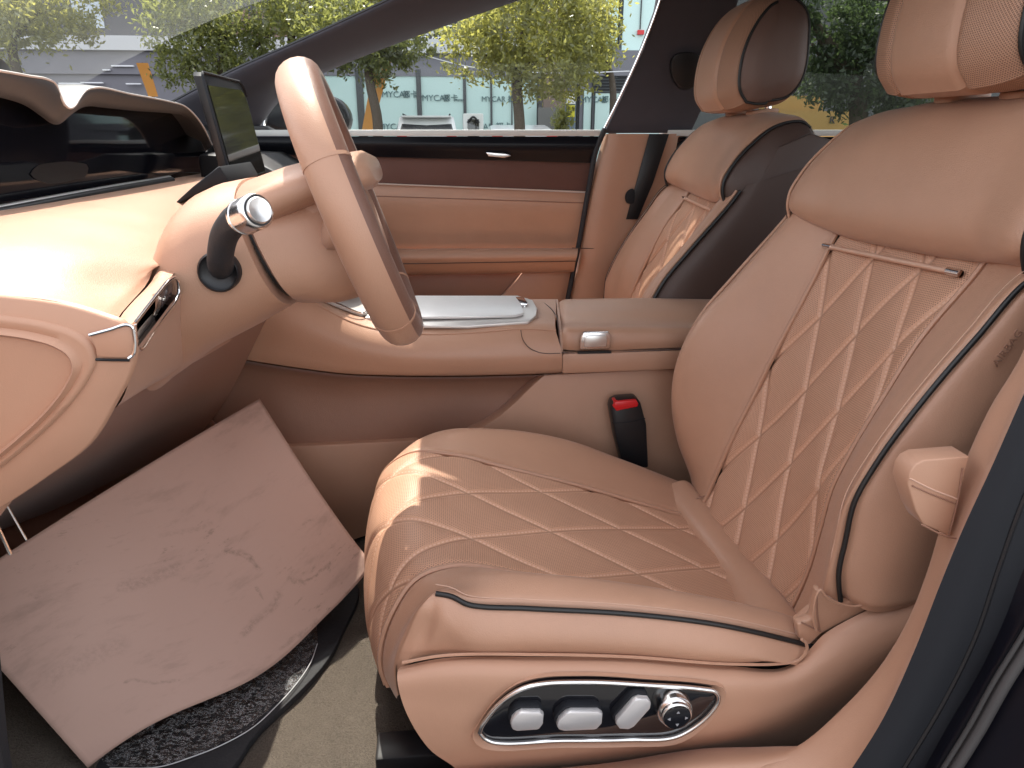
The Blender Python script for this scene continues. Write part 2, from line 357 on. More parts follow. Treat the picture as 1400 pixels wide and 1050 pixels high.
b8 = xz(.640, [(.455,.500),(.462,.545),(.470,.59),(.485,.65),(.520,.72),(.562,.78),(.61,.86),(.64,.90)])
b9 = xz(.65, [(.60,.52),(.61,.56),(.625,.63),(.645,.70),(.665,.77),(.69,.85),(.71,.93)])
NB = 200
K = [rs(k, NB) for k in (b0, b1, b2, b3, b4, b5, b6, b7, b8, b9)]
SP = [10, 12, 24, 66, 66, 18, 12, 12, 14]; G = cross(K, SP); B = np.concatenate([[0], np.cumsum(SP)])
grid('backrest_insert', G[:, B[3]:B[5]+1], QB, seat, 'lr', .006, .006, disp=quilt(.094, .200, .0, .0050, .0042, .0026), out=(-1, -.3, .3), uvc=True)
grid('backrest_bolster', G[:, B[1]:B[3]+1], TANM, seat, 'lr', .005, .006, out=(-1, -.3, .3))
grid('backrest_bolster', G[:, B[5]:B[7]+1], TANM, seat, 'lr', .005, .006, out=(-1, -.6, .3))
grid('backrest_side', G[:, B[7]:B[9]+1], TANM, seat, 'lb', .005, .007, out=(0, -1, 0))
grid('backrest_side', G[:, B[0]:B[1]+1], DKBR, seat, 'r', .003, .006, out=(0, 1, 0), label='dark brown inboard side of the backrest')
for jb in (3, 5): tube('seam_bead', G[::5, B[jb]] + np.array([.0014, .0, 0]), .0034, TANM, seat, n=6)
p7 = G[:, B[7]]; tube('piping', p7[2::8] + np.array([-.001, -.0030, 0]), .0029, PIPE, seat, n=10)
tube('stitching', p7[2::8] + np.array([-.0045, .010, .001]), .0006, STITCH, seat, n=6)
p1 = G[:, B[1]]; tube('piping', p1[10::8] + np.array([-.003, .001, 0]), .0032, PIPE, seat, n=10)
tube('seam_bead', p1[10::8] + np.array([-.009, -.004, 0]), .003, TANM, seat, n=8)
tube('seam_bead', wl([(1116,862),(1112,845),(1117,812),(1121,806),(1130,816),(1150,826),(1170,829),(1225,806)], .648), .0015, TANM, seat, n=6)
slab('corner_gusset', wl([(1090,853),(1110,846),(1117,809),(1121,805),(1132,818),(1150,827),(1205,812),(1180,838),(1124,867),(1104,886),(1092,872)], .656), .012, TANM, seat, .004, 3)
tube('seam_bead', wl([(1117,809),(1117,832),(1121,864)], .6545), .0010, TAN2, seat, n=6); tube('seam_bead', wl([(1096,851),(1108,857),(1124,864)], .6545), .0010, TAN2, seat, n=6)
tube('seam_bead', wl([(1096,874),(1103,880),(1102,892),(1092,903),(1070,907),(1000,908),(860,898),(740,895),(600,897),(550,906)], .644), .0018, TANM, seat, n=6)
ta = text('side_lettering', 'AIRBAG', .0115, (0, 0, 0), leather('embossed_tan', (.37, .20, .135)), None, depth=.0006); ta.data.transform(Matrix.Translation(Vector(W(1381, 478, .6392))) @ Matrix.Rotation(math.radians(-62), 4, 'Y')); v_ = wloc(seat); ta.data.transform(Matrix.Translation(-v_)); ta.parent = seat
# rear shell
RS = [K[9], K[9] * .7 + K[0] * .3 + np.array([.035, 0, 0]), K[9] * .3 + K[0] * .7 + np.array([.035, 0, 0]), K[0]]
grid('rear_shell', cross(RS, [4, 8, 4]), DKBR, seat, out=(1, 0, 0))
# --- shoulder pad
pad = [xz(1.163, [(.615,.875),(.61,.905),(.625,.945),(.65,.972),(.68,.982),(.705,.975),(.73,.94)]),
       xz(1.138, [(.552,.870),(.546,.900),(.564,.940),(.596,.977),(.645,1.013),(.70,1.018),(.745,.96)]),
       xz(1.04, [(.574,.848),(.552,.890),(.567,.945),(.598,.997),(.65,1.032),(.71,1.035),(.755,.98)]),
       xz(.90, [(.592,.844),(.566,.888),(.578,.945),(.607,1.002),(.656,1.038),(.712,1.038),(.755,.98)]),
       xz(.765, [(.602,.850),(.577,.890),(.586,.945),(.612,.998),(.657,1.033),(.71,1.033),(.755,.98)]),
       xz(.672, [(.577,.868),(.568,.90),(.584,.942),(.615,.980),(.658,1.013),(.70,1.016),(.745,.96)]),
       xz(.642, [(.63,.875),(.625,.905),(.64,.945),(.665,.972),(.69,.982),(.71,.975),(.735,.94)])]
K = [rs(k, 60) for k in pad]; SP = [8, 14, 16, 16, 14, 8]; G = cross(K, SP); B = np.concatenate([[0], np.cumsum(SP)])
grid('shoulder_pad', G[:, B[1]:B[5]+1], TANM, seat, 'b', .016, .012, out=(-1, -.2, .6))
grid('shoulder_side', G[:, :B[1]+1], DKBR, seat, 'r', .002, .004, out=(0, 1, 0), label='dark brown inboard shoulder')
grid('shoulder_side', G[:, B[5]:], TANM, seat, 'l', .002, .004, out=(0, -1, 0))
tube('piping', G[:52:4, B[1]] + np.array([-.002, .001, .001]), .0029, PIPE, seat, n=10)
tube('seam_bead', G[:52:4, B[1]] + np.array([-.005, -.006, .003]), .0022, TANM, seat, n=8)
tube('piping', G[:52:4, B[5]] + np.array([-.002, -.001, .001]), .0029, PIPE, seat, n=10)
slab('backrest_side', xz(1.152, [(.56,.60),(.56,.83),(.60,.90),(.64,.975),(.70,1.0),(.755,.985),(.77,.90),(.74,.70),(.68,.55)]), .012, DKBR, seat, .005)
slab('backrest_side', xz(.668, [(.57,.62),(.575,.84),(.61,.90),(.64,.97),(.70,.985),(.74,.97),(.755,.90),(.73,.70),(.67,.56)]), .014, TANM, seat, .005, dirv=(0, -1, 0))
# metal bar under the shoulder pad
bl, br = W(1150, 336, 1.045), W(1330, 373, .78); bl[0] -= .024; br[0] -= .018
bar = tube('trim_bar', [bl, br], .0034, plain('copper_satin_trim', (.72, .46, .34), rough=.35, metal=.3), seat, n=10, spline=False)
for e, d in ((bl, br - bl), (br, bl - br)):
    d = d / np.linalg.norm(d); tube('bar_clip', [e - d * .004, e + d * .016], .0046, BRIGHT, bar, n=10, spline=False)
# --- headrest
HP = cr([(.612,1.070),(.594,1.095),(.590,1.15),(.606,1.215),(.650,1.278),(.705,1.297),(.752,1.272),(.768,1.20),(.762,1.12),(.735,1.085),(.68,1.072),(.64,1.066),(.612,1.070)], 5)
HP = HP[:-1]; HP = HP + np.array([-.020, -.024]); hc = np.array([.655, 1.146]); yc, hw = .905, .146
def hring(t):
    ex = max(0, abs(t) - 1) * 10; t = max(-1, min(1, t)); s = (1 - min(abs(t), .9995) ** 4.2) ** (1/4.2); s = (.30 + .70 * s) * (1 - ex); s = (s - .30) / .70; bow = .020 * t * t
    return np.stack([hc[0] + (HP[:, 0] - hc[0]) * (.30 + .70 * s) + bow * (1 - ex) * (HP[:, 0] < hc[0]), np.full(len(HP), yc + hw * t), hc[1] + (HP[:, 1] - hc[1]) * (.30 + .70 * s)], 1)
def hpart(name, t0, t1, n, m, label=None, tuckl=True, tuckr=True, cap=False):
    ts = np.linspace(t0, t1, n); R = [hring(t) for t in ts]
    G = np.stack(R, 1); G = np.concatenate([G, G[:1]], 0)
    return grid('headrest', G, m, seat, ('l' if tuckl else '') + ('r' if tuckr else ''), .0035, .004, out=None, label=label) if False else (G, m)
def hpanel(name, t0, t1, n, m, parent, tuck, label=None):
    ts = np.linspace(t0, t1, n); R = [hring(t) for t in ts]; G = np.stack(R, 1); G = np.concatenate([G, G[:1]], 0)
    c = np.array([hc[0], yc, hc[1]]); N = normals(G); N[0] = N[-1] = (N[0] + N[-1]) / 2
    sgn = np.sign(np.sum(N * (G - c), axis=2).mean()); N *= sgn
    dv = np.linalg.norm(np.diff(G, axis=1), axis=2); cv = np.hstack([np.zeros((len(G), 1)), np.cumsum(dv, 1)])
    cu = np.vstack([np.zeros((1, n)), np.cumsum(np.linalg.norm(np.diff(G, axis=0), axis=2), 0)])
    h = np.zeros(cv.shape)
    if 'l' in tuck: h -= .0045 * np.exp(-(cv / .004) ** 2)
    if 'r' in tuck: h -= .0045 * np.exp(-((cv[:, -1:] - cv) / .004) ** 2)
    G = G + N * h[..., None]; nu, nv = cv.shape; idx = np.arange(nu * nv).reshape(nu, nv)
    fs = np.stack([idx[:-1, :-1], idx[1:, :-1], idx[1:, 1:], idx[:-1, 1:]], -1).reshape(-1, 4)
    return mesh(name, G.reshape(-1, 3), fs.tolist(), m, parent, uv=np.stack([cv, cu], -1).reshape(-1, 2), label=label)
hr = hpanel('headrest', -.43, .43, 24, TANM, seat, 'lr')
hpanel('headrest_panel', .43, .90, 18, PERF, hr, 'lr', 'perforated strip of the headrest'); hpanel('headrest_panel', -.90, -.43, 18, PERF, hr, 'lr', 'perforated strip of the headrest')
for t0, m_, lb in ((.90, HRSIDE, 'brown inboard end of the headrest'), (-.90, HRSIDE, None)):
    sg = 1 if t0 > 0 else -1; R = [hring(sg * (.885 if q == 0 else t)) for q, t in enumerate((.885, .905, .925, .945, .96, .975))]; L0 = R[-1]; c = np.array([hc[0] + .004, L0[0, 1], hc[1]])
    for k, d in ((.9, .004), (.75, .007), (.5, .009), (.25, .010), (.06, .010)): R.append(c + (L0 - c) * k + np.array([0, sg * d, 0]))
    rings('headrest_side', R, m_, hr, label=lb)
for t in (.90, -.90):
    R = hring(t); c = np.array([hc[0], R[0, 1], hc[1]]); tube('headrest_piping', (R + (R - c) * .012)[::2], .0030, PIPE, hr, closed=True, k=3)
for y in (.845, .965):
    po = tube('headrest_post', [(.70, y, 1.02), (.69, y, 1.10)], .0075, BRIGHT, seat, n=12, spline=False)
    slab('post_guide', rpoly([(.655, y-.018, 1.037), (.695, y-.02, 1.042), (.72, y, 1.042), (.695, y+.02, 1.042), (.655, y+.018, 1.037)], 24), .008, TANP, seat, .002, dirv=(0, 0, 1))
# --- lower side shield with the switches
top = wl([(546,908),(600,897),(740,895),(860,897),(1000,908),(1075,908),(1101,890),(1125,868),(1165,845),(1215,822),(1275,795)], .650)
m1 = wl([(543,925),(600,915),(740,915),(860,917),(1000,928),(1080,925),(1115,908),(1150,890),(1190,872),(1235,848),(1290,818)], .634)
m2 = wl([(550,960),(610,965),(740,970),(860,972),(1000,972),(1080,958),(1120,940),(1165,915),(1205,892),(1248,862),(1300,830)], .628)
m3 = wl([(585,1022),(640,1015),(740,1012),(860,1012),(1000,1002),(1080,982),(1125,962),(1180,935),(1220,908),(1262,876),(1312,842)], .632)
m4 = wl([(622,1050),(660,1045),(760,1040),(870,1034),(1000,1022),(1090,1002),(1140,978),(1195,948),(1235,920),(1278,890),(1325,856)], .650)
m5 = wl([(640,1085),(680,1080),(780,1075),(880,1068),(1010,1052),(1100,1030),(1150,1005),(1205,972),(1245,945),(1290,910),(1340,880)], .70)
base = loft('side_shield', [top, m1, m2, m3, m4, m5], 80, [6, 8, 8, 6, 8], TANP, seat, tuck='l', td=.004, tw=.005, out=(0, -1, 0))
loft('side_shield', [wl([(541,910),(541,925),(547,958),(586,1024),(624,1050),(660,1090)], .664), wl([(541,910),(541,925),(547,958),(586,1024),(624,1050),(660,1090)], .75)], 40, 3, SOFTBLK, seat, out=(-1, 0, 0))
sw_o = [(657,1001),(666,984),(686,961),(714,943),(737,937),(800,934),(886,938),(957,943),(977,947),(981,956),(971,973),(951,991),(923,1006),(857,1010),(771,1011),(666,1010)]
swp = slab('switch_panel', rpoly(wl(sw_o, .6195), 80), .018, GLOSS, seat, .001)
tube('chrome_rim', rpoly(wl([((x - 819) * 1.01 + 819, (y - 973) * 1.03 + 973) for x, y in sw_o], .6185), 60), .0027, CHROME, swp, closed=True, k=3, n=8)
concentric('panel_surround', wl([((x - 819) * 1.085 + 819, (y - 974) * 1.30 + 974) for x, y in sw_o], .6275), [(1, .004), (.985, -.001), (.95, .0), (.90, .003), (.83, .012)], TANP, swp)
SILV = plain('silver_switch', (.70, .68, .68), rough=.33, metal=.55)
def switch(pts, Y=.603):
    P = np.array(wl(pts, Y)); c = P.mean(0)
    o = slab('seat_switch', P + np.array([0, .007, 0]), .013, SEAL, swp, .0008)
    slab('switch_cap', c + (P - c) * .97 + np.array([.0012, 0, -.0012]), .0085, SILV, o, .0026, 2)
switch([(696,990),(698,983),(705,976),(712,973),(738,973),(743,977),(742,990),(736,998),(705,1000),(698,998)])
switch([(759,992),(762,984),(772,975),(780,972),(818,972),(824,976),(823,989),(815,998),(770,1000),(761,998)])
switch([(840,990),(841,984),(865,957),(873,954),(886,955),(890,961),(889,968),(866,994),(858,998),(845,997)])
def disc(c, r, n=32):
    return [c + r * np.array([math.cos(a), 0, math.sin(a)]) for a in np.linspace(0, 2*math.pi, n, endpoint=False)]
kc = W(924, 976, .604); o = rings('lumbar_knob', [disc(kc + [0, d, 0], r) for d, r in ((.016, .0195), (.004, .0195), (.001, .018), (0, .0165), (-.0035, .0165), (-.0045, .0155))], CHROME, swp)
rings('knob_face', [disc(kc + [0, d, 0], r) for d, r in ((-.003, .0152), (-.006, .0145), (-.0065, .012))], GLOSS, o)
ARW = plain('grey_print', (.35, .35, .37), rough=.5)
for dx, dz in ((.009, 0), (-.009, 0), (0, .008), (0, -.008)):
    c = kc + np.array([dx, -.0072, dz]); v = np.array([dx, 0, dz]); v /= np.linalg.norm(v); w = np.array([v[2], 0, -v[0]])
    slab('arrow_mark', [c + v * .002, c - v * .001 + w * .0018, c - v * .001 - w * .0018], .0006, ARW, o)
# frame and rail below
box('seat_frame', (0.0, .68, .30), (.45, 1.13, .365), SOFTBLK, seat, .01)
box('seat_rail', (-.10, .70, .252), (.55, .745, .285), BLK, seat, .004); box('seat_rail', (-.10, 1.07, .252), (.55, 1.11, .285), BLK, seat, .004)
tube('front_bar', [(-.02, .69, .315), (-.02, 1.12, .315)], .016, SOFTBLK, seat, spline=False, n=12)

def copy_tree(o, parent=None):
    c = o.copy(); COL.objects.link(c)
    if parent is not None: c.parent = parent; c.matrix_parent_inverse = o.matrix_parent_inverse
    for ch in list(o.children): copy_tree(ch, c)
    return c
s2 = copy_tree(seat); s2.scale = (1, -1, 1); s2.location = (.2 + .012, 2 * 1.295 - .90, .25)
s2['label'] = "front passenger seat beyond the centre console, only its backrest and headrest showing"

# ------------------------------------------------------------------ STEERING WHEEL AND COLUMN
wc = np.array([-.101, .90, .914]); tilt = math.radians(19.5)
yw = math.radians(4.5); ax_n = np.array([math.cos(tilt) * math.cos(yw), math.sin(yw), math.sin(tilt) * math.cos(yw)]); ax_v = np.array([-math.sin(tilt), 0, math.cos(tilt)]); ax_y = np.cross(ax_v, ax_n)
wheel = thing('steering_wheel', 'tan leather steering wheel seen from its side in front of the driver seat', 'steering wheel', tuple(wc))
def wp(a, r=.153, n=0): 
    x, y = math.sin(a), math.cos(a)
    rr = r * (1 - .02 * max(0, -y) ** 3)
    return wc + ax_y * x * rr + ax_v * y * rr + ax_n * n
def rimseg(name, a0, a1, n, m, parent, big=1.0):
    R = []
    for a in np.linspace(a0, a1, n):
        c = wp(a); rad = (c - wc) / np.linalg.norm(c - wc); th = np.linspace(0, 2*math.pi, 20, endpoint=False)
        R.append(c + big * (.0205 * np.cos(th)[:, None] * rad + .0245 * np.sin(th)[:, None] * ax_n))
    return rings(name, R, m, parent)
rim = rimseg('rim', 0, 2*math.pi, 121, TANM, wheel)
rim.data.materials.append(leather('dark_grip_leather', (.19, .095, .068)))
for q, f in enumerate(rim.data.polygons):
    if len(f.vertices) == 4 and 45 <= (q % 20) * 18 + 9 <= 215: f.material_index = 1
for a in (math.radians(292), math.radians(222), math.radians(68), math.radians(138)):
    rimseg('rim_seam', a - .012, a + .012, 4, TANM, rim, 1.03)
tube('rim_stitching', [wp(a, .1325, -.006) for a in np.linspace(0, 2*math.pi, 60)], .0016, STITCH, rim, n=6)
# hub and spokes
def sring(T, Bm, half, off=0, n=36, ex=2.6):
    T = np.array(T); Bm = np.array(Bm); c = (T + Bm) / 2; a = (T - Bm) / 2; th = np.linspace(0, 2*math.pi, n, endpoint=False)
    f = lambda v: np.sign(v) * np.abs(v) ** (2 / ex)
    return c + f(np.cos(th))[:, None] * a + f(np.sin(th))[:, None] * np.array([0, half, 0])
hub = rings('airbag_hub', [sring(wc + ax_v * s - ax_n * n_, wc - ax_v * s2_ - ax_n * n_, h) for s, s2_, n_, h in ((.045, .05, .075, .075), (.058, .062, .06, .09), (.062, .068, .03, .095), (.055, .06, .005, .088), (.035, .04, -.004, .06), (.005, .01, -.006, .02))], TANM, wheel)
for sgn in (-1, 1):
    P = [wc + ax_y * sgn * x - ax_n * n_ + ax_v * v for x, n_, v in ((.07, .02, -.004), (.095, .020, -.004), (.125, .012, -.002), (.148, .002, 0))]
    sp = tube('spoke', P, [.030, .026, .024, .02], TAN2 if sgn > 0 else TANM, wheel, n=16, sx=.55)
    Pc = [wc + ax_y * sgn * x + ax_n * n_ + ax_v * v for x, n_, v in ((.085, .002, .012), (.11, .004, .012), (.14, .008, .010))]
    tube('spoke_buttons', Pc, .009, GLOSS, sp, n=10)
P = [wc - ax_v * x - ax_n * n_ for x, n_ in ((.055, .012), (.09, .010), (.12, .004), (.142, -.004))]
sp = tube('spoke', P, [.030, .026, .024, .022], TAN2, wheel, n=16)
for k in range(4):
    c = wc + ax_y * (-.05 + .0 * k) + ax_n * .006 + ax_v * (.02 - .022 * k); tube('wheel_button', [c, c + ax_n * .005], .004, BRIGHT, hub, n=10, spline=False)
ring = [wp(a, .130, .014) for a in np.linspace(math.radians(160), math.radians(205), 10)]; tube('spoke_trim', ring, .004, BRIGHT, sp, n=8)

column = thing('steering_column', 'tan steering column shroud carrying the black drive selector lever', 'steering column', tuple(W(300, 380, .9)))
R = [((258,290),(232,520),.118), ((266,275),(240,512),.130), ((280,262),(262,496),.134), ((305,250),(306,464),.132), ((330,245),(368,432),.128), ((341,243),(412,406),.125), ((345,250),(410,398),.115)]
sh = rings('shroud', [sring(W(*t, .9), W(*b, .9), h) for t, b, h in R], TANM, column)
R = [((346,252),(414,398),.108), ((352,252),(424,394),.108)]
rings('shadow_gap', [sring(W(*t, .9), W(*b, .9), h) for t, b, h in R], BLK, column)
R = [((352,262),(424,400),.112), ((356,262),(430,404),.118), ((400,250),(472,405),.112), ((450,240),(512,395),.10), ((490,250),(535,375),.085)]
rings('wheel_collar', [sring(W(*t, .9), W(*b, .9), h) for t, b, h in R], TANM, column)
R = [((346,247),(374,312),.108), ((350,243),(378,312),.118), ((400,225),(428,286),.120), ((450,212),(474,266),.115), ((490,206),(512,256),.10), ((508,214),(520,246),.07)]
rings('wheel_collar', [sring(W(*t, .9), W(*b, .9), h) for t, b, h in R], TANM, column)
th = np.linspace(0, 2*math.pi, 28, endpoint=False)
lc = W(300, 371, .768)
def ldisc(r, d): return [lc + np.array([math.cos(a) * r, d, math.sin(a) * r]) for a in th]
lev = rings('drive_selector', [ldisc(r, d) for r, d in ((.021, .012), (.021, -.004), (.019, -.006), (.0165, -.003), (.008, -.002), (.001, -.002))], BLK, column)
tube('lever_arm', [lc + np.array([0, .01, .001]), W(301, 352, .745), W(307, 322, .722), W(320, 303, .705), W(338, 293, .692)], [.0135, .0125, .0125, .0130, .0145], SOFTBLK, lev, n=16)
a = W(332, 297, .694); b = W(353, 288, .676); d = (b - a) / np.linalg.norm(b - a)
def kring(s, r):
    c = a + (b - a) * s; e1 = np.cross(d, [0, 0, 1.0]); e1 /= np.linalg.norm(e1); e2 = np.cross(d, e1); tt = np.linspace(0, 2*math.pi, 32, endpoint=False)
    return c + r * (np.cos(tt)[:, None] * e1 + np.sin(tt)[:, None] * e2)
kb = rings('lever_knob', [kring(s, r) for s, r in ((-.1, .0150), (0, .0162), (.12, .0166), (.14, .0158), (.7, .0162), (.95, .0156), (1, .0142))], CHROME, lev)
rings('park_button', [kring(s, r) for s, r in ((.98, .0118), (1.10, .0118), (1.14, .0108), (1.10, .006), (1.08, .002))], ALU, kb)
rings('button_gap', [kring(s, r) for s, r in ((.99, .0135), (1.012, .0135))], BLK, kb)

# ------------------------------------------------------------------ DASHBOARD
dash = thing('dashboard', 'tan leather dashboard with long black screen, lit by the sun', 'dashboard', (-.5, 1.2, .6))
d0 = [(-.53, .60, .914), (-.53, .8, .916), (-.53, 1.0, .915), (-.53, 1.35, .915), (-.53, 2.0, .915)]
d1 = [(-.44, .592, .905), (-.43, .74, .914), (-.42, .92, .912), (-.44, 1.20, .908), (-.44, 2.0, .908)]
d2 = [W(-30, 399, .594), (-.335, .66, .893), (-.32, .80, .890), (-.38, 1.20, .885), (-.38, 2.0, .885)]
d2b = [W(90, 415, .594), W(140, 400, .66), (-.285, .80, .872), (-.335, 1.16, .86), (-.22, 1.30, .86), (-.22, 2.0, .86)]
d3 = [W(160, 441, .596), W(163, 430, .62), W(180, 409, .67), W(206, 382, .74), W(232, 340, .83), (-.315, 1.16, .80), (-.19, 1.29, .80), (-.19, 2.0, .80)]
d4 = [W(181, 442, .596), W(186, 435, .61), W(205, 411, .665), W(232, 381, .745), W(246, 365, .80), (-.31, 1.16, .77), (-.185, 1.29, .77), (-.185, 2.0, .77)]
loft('dash_top', [d0, d1, d2, d2b, d3], 70, [8, 10, 8, 8], TANM, dash, tuck='r', td=.003, tw=.005, out=(.1, -.2, 1))
loft('dash_lip', [d3, d4], 70, 6, TANM, dash, tuck='l', td=.003, tw=.004, out=(1, -.3, .5))
d5 = [W(186, 478, .596), W(214, 441, .665), W(244, 404, .75), (-.325, 1.16, .74), (-.20, 1.29, .74), (-.20, 2.0, .74)]
d6 = [W(160, 556, .600), W(215, 520, .72), W(262, 491, .86), W(300, 468, 1.0), W(345, 440, 1.2), (-.32, 2.0, .68)]
d7 = [np.array(q) + np.array([-.30, .0, .02]) for q in d6]
loft('lower_dash', [d5, d6, d7], 50, [8, 8], TANM, dash, out=(1, -.3, -.2))
# air vent recess between lip and lower panel
v_o = [(181,443),(196,424),(214,401),(230,383),(238,380),(242,386),(242.5,400),(239,410),(226,428),(206,454),(187,477),(183,460)]
ventY = lambda x: .604 + (x - 181) / 62 * .150
vo = [W(x, y, ventY(x)) for x, y in v_o]
loft('vent_cavity', [[W(x, y, ventY(x) + .002) for x, y in ((181,444),(205,413),(238,381))], [W(x, y, ventY(x)) + np.array([-.035, .02, -.01]) for x, y in ((183,462),(210,430),(240,392))], [W(x, y, ventY(x) + .002) for x, y in ((187,477),(214,441),(242,403))]], 20, 5, GLOSS, dash, out=(1, -.5, 0))
vent = tube('air_vent', [p + np.array([.003, -.004, .001]) for p in vo], .0018, BRIGHT, dash, closed=True, k=4)
def vb(pts, m, dx): slab('vent_blade', [W(x, y, ventY(x)) + np.array([dx, 0, 0]) for x, y in pts], .004, m, vent, .001)
vb(((187,474),(200,449),(216,430),(219,437),(205,454),(189,476)), ALU, -.006)
vb(((212,403),(218,400),(223,409),(222,424),(217,433),(213,431),(217,421),(217,411)), CHROME, -.003)
vb(((224,396),(237,383),(240,390),(239,404),(225,422)), plain('vent_dark_trim', (.06, .045, .05), rough=.2), -.004)
vb(((192,443),(206,424),(208,428),(195,447)), SEAL, -.012)
# end cap facing the door opening
skirt = [(-80,398),(0,402),(90,414),(150,432),(172,441),(182,458),(187,482),(182,506),(160,550),(125,606),(60,656),(0,696),(-80,745)]
concentric('end_skirt', wl(skirt, .594), [(1, .004), (.992, -.001), (.97, -.003), (.5, -.003)], TANP, dash, n=110)
capo = [(-80,428),(0,431),(60,440),(100,452),(124,468),(132,490),(120,520),(90,560),(40,608),(-20,655),(-80,690)]
concentric('end_cap', wl(capo, .5885), [(1, .0035), (.988, 0), (.93, -.0015), (.86, .0005), (.80, -.004), (.72, .006), (.66, .0095), (.4, .0095)], TANP, dash, n=110)
tr = slab('corner_trim', wl([(122,458),(150,450),(174,444),(180,446),(183.5,458),(184.5,474),(182,485),(176,489.5),(132,488),(130,475)], .5855), .007, TANP, dash, .0012)
tube('trim_edge', wl([(122,458),(150,450.5),(174,444),(180,446),(183.5,458),(184.5,474),(182,485),(176,490)], .5850), .0013, BRIGHT, tr, n=6)
tube('trim_gap', wl([(131,491.5),(150,492),(177,492.5)], .5895), .0012, BLK, tr, n=6)
slab('dash_side', [(-.95, .602, .62), (-.47, .602, .60), (-.36, .602, .72), (-.34, .602, .86), (-.44, .602, .90), (-.56, .602, .905), (-.60, .602, 1.03), (-.95, .602, 1.0)], .018, TANP, dash, .004)
# long screen under a leather hood
scr = [WX(x, y, -.535) for x, y in ((-160,112),(-60,118),(0,125),(60,134),(130,141),(200,146),(240,151),(256,160),(268,176),(278,200),(286,222),(288,236),(230,247),(100,268),(0,286),(-80,300),(-160,316))]
screen = slab('dashboard_screen', scr, .025, SCREEN, dash, .003, dirv=(-1, 0, 0))
sgl = plain('screen_glow_grey', (.10, .10, .105), rough=.25)
def sp_(x, y): return WX(x, y, -.5335)
slab('screen_inlay', rpoly([sp_(42,238), sp_(50,228), sp_(75,222), sp_(105,222), sp_(121,228), sp_(119,238), sp_(100,246), sp_(60,249)], 40), .0008, plain('dark_inlay', (.012, .012, .014), rough=.35), screen, dirv=(-1, 0, 0))
tube('screen_trim', [WX(x, y, -.520) for x, y in ((-120,307),(0,285),(100,266),(232,243))], .0045, ALU, dash, k=8)
tube('screen_trim', [WX(x, y, -.512) for x, y in ((-120,313),(0,291),(100,271),(235,246))], .0060, BLK, dash, k=8)
lip = [(-160,82),(-60,90),(0,97),(40,104),(66,109),(76,115),(82,130),(88,143),(95,148),(102,145),(109,134),(117,124),(130,120),(180,129),(236,140),(252,145),(264,155),(277,172),(290,198)]
low = [(-160,112),(-60,118),(0,126),(36,137),(56,150),(70,160),(82,163),(90,160),(98,154),(106,147),(114,142),(124,140),(136,141),(180,146),(236,151),(250,154),(260,162),(271,178),(284,204)]
lipw = [WX(x, y, -.485) for x, y in lip]
back = [p + np.array([-.10, 0, -.002]) + np.array([0, 0, .0]) for p in lipw]
for p in back: p[2] = p[2] * .55 + .45 * 1.065
loft('screen_hood', [[p + np.array([-.16, 0, -.02]) for p in back], back, [p + np.array([-.012, 0, .003]) for p in lipw], lipw, [WX(x, y, -.50) for x, y in low], [WX(x, y + 3, -.545) for x, y in low]], 120, [4, 8, 3, 5, 4], HOODM, dash, out=(.5, -.2, 1))
tube('hood_bead', lipw, .0016, plain('pale_edge', (.55, .5, .47), rough=.5), dash, n=6, k=8)
R = []
for s in np.linspace(0, 1, 10):
    c = W(-10 + 68 * s, 101 + 2 * s, .98); r = .006 + .014 * s; tt = np.linspace(0, 2*math.pi, 20, endpoint=False)
    R.append(c + np.array([-.05, 0, .0]) + np.stack([np.cos(tt) * r * .4, np.cos(tt) * r * .9, np.sin(tt) * r], 1))
rings('projector_shroud', R, plain('grey_shroud', (.22, .21, .20), rough=.5), dash, cap=False)
# tablet
tY0, tY1 = 1.285, 1.545
def tp(y, z): return np.array([-.343 - (z - .93) * .16, y, z])
tab_o = [tp(tY0, .905), tp(tY0, 1.085), tp(tY0 + .006, 1.091), tp(tY1 - .03, 1.091), tp(tY1 - .012, 1.084), tp(tY1, 1.066), tp(tY1, .905)]
tab = slab('display', tab_o, .014, BLK, dash, .002, dirv=(-1, 0, 0))
sc_o = [tp(tY0 + .012, .912) , tp(tY0 + .012, 1.072), tp(tY1 - .04, 1.076), tp(tY1 - .022, 1.070), tp(tY1 - .012, 1.052), tp(tY1 - .012, .912)]
slab('display_glass', [p + np.array([.002, 0, 0]) for p in sc_o], .002, plain('display_glass', (.02, .021, .02), rough=.05, spec=.45), tab, dirv=(-1, 0, 0))
tube('display_edge', [p + np.array([.001, -.001, 0]) for p in tab_o[:6]], .0022, SEAL, tab, spline=False, n=6)
slab('display_foot', [W(x, y, 1.22) for x, y in ((226,289),(262,256),(300,226),(314,250),(285,258),(256,272))], .20, SEAL, dash, .004)
# far part of the dashboard beyond the column
slab('dash_far_end', [(-.50, 1.64, .80), (-.28, 1.64, .80), (-.30, 1.64, .90), (-.40, 1.64, .955), (-.50, 1.64, .96)], .39, BLK, dash, .01)
box('dash_core', (-.95, .62, .66), (-.56, 2.02, 1.02), BLK, dash, .02)
box('cowl', (-1.15, .60, .85), (-.70, 2.05, .985), BLK, dash, .02)

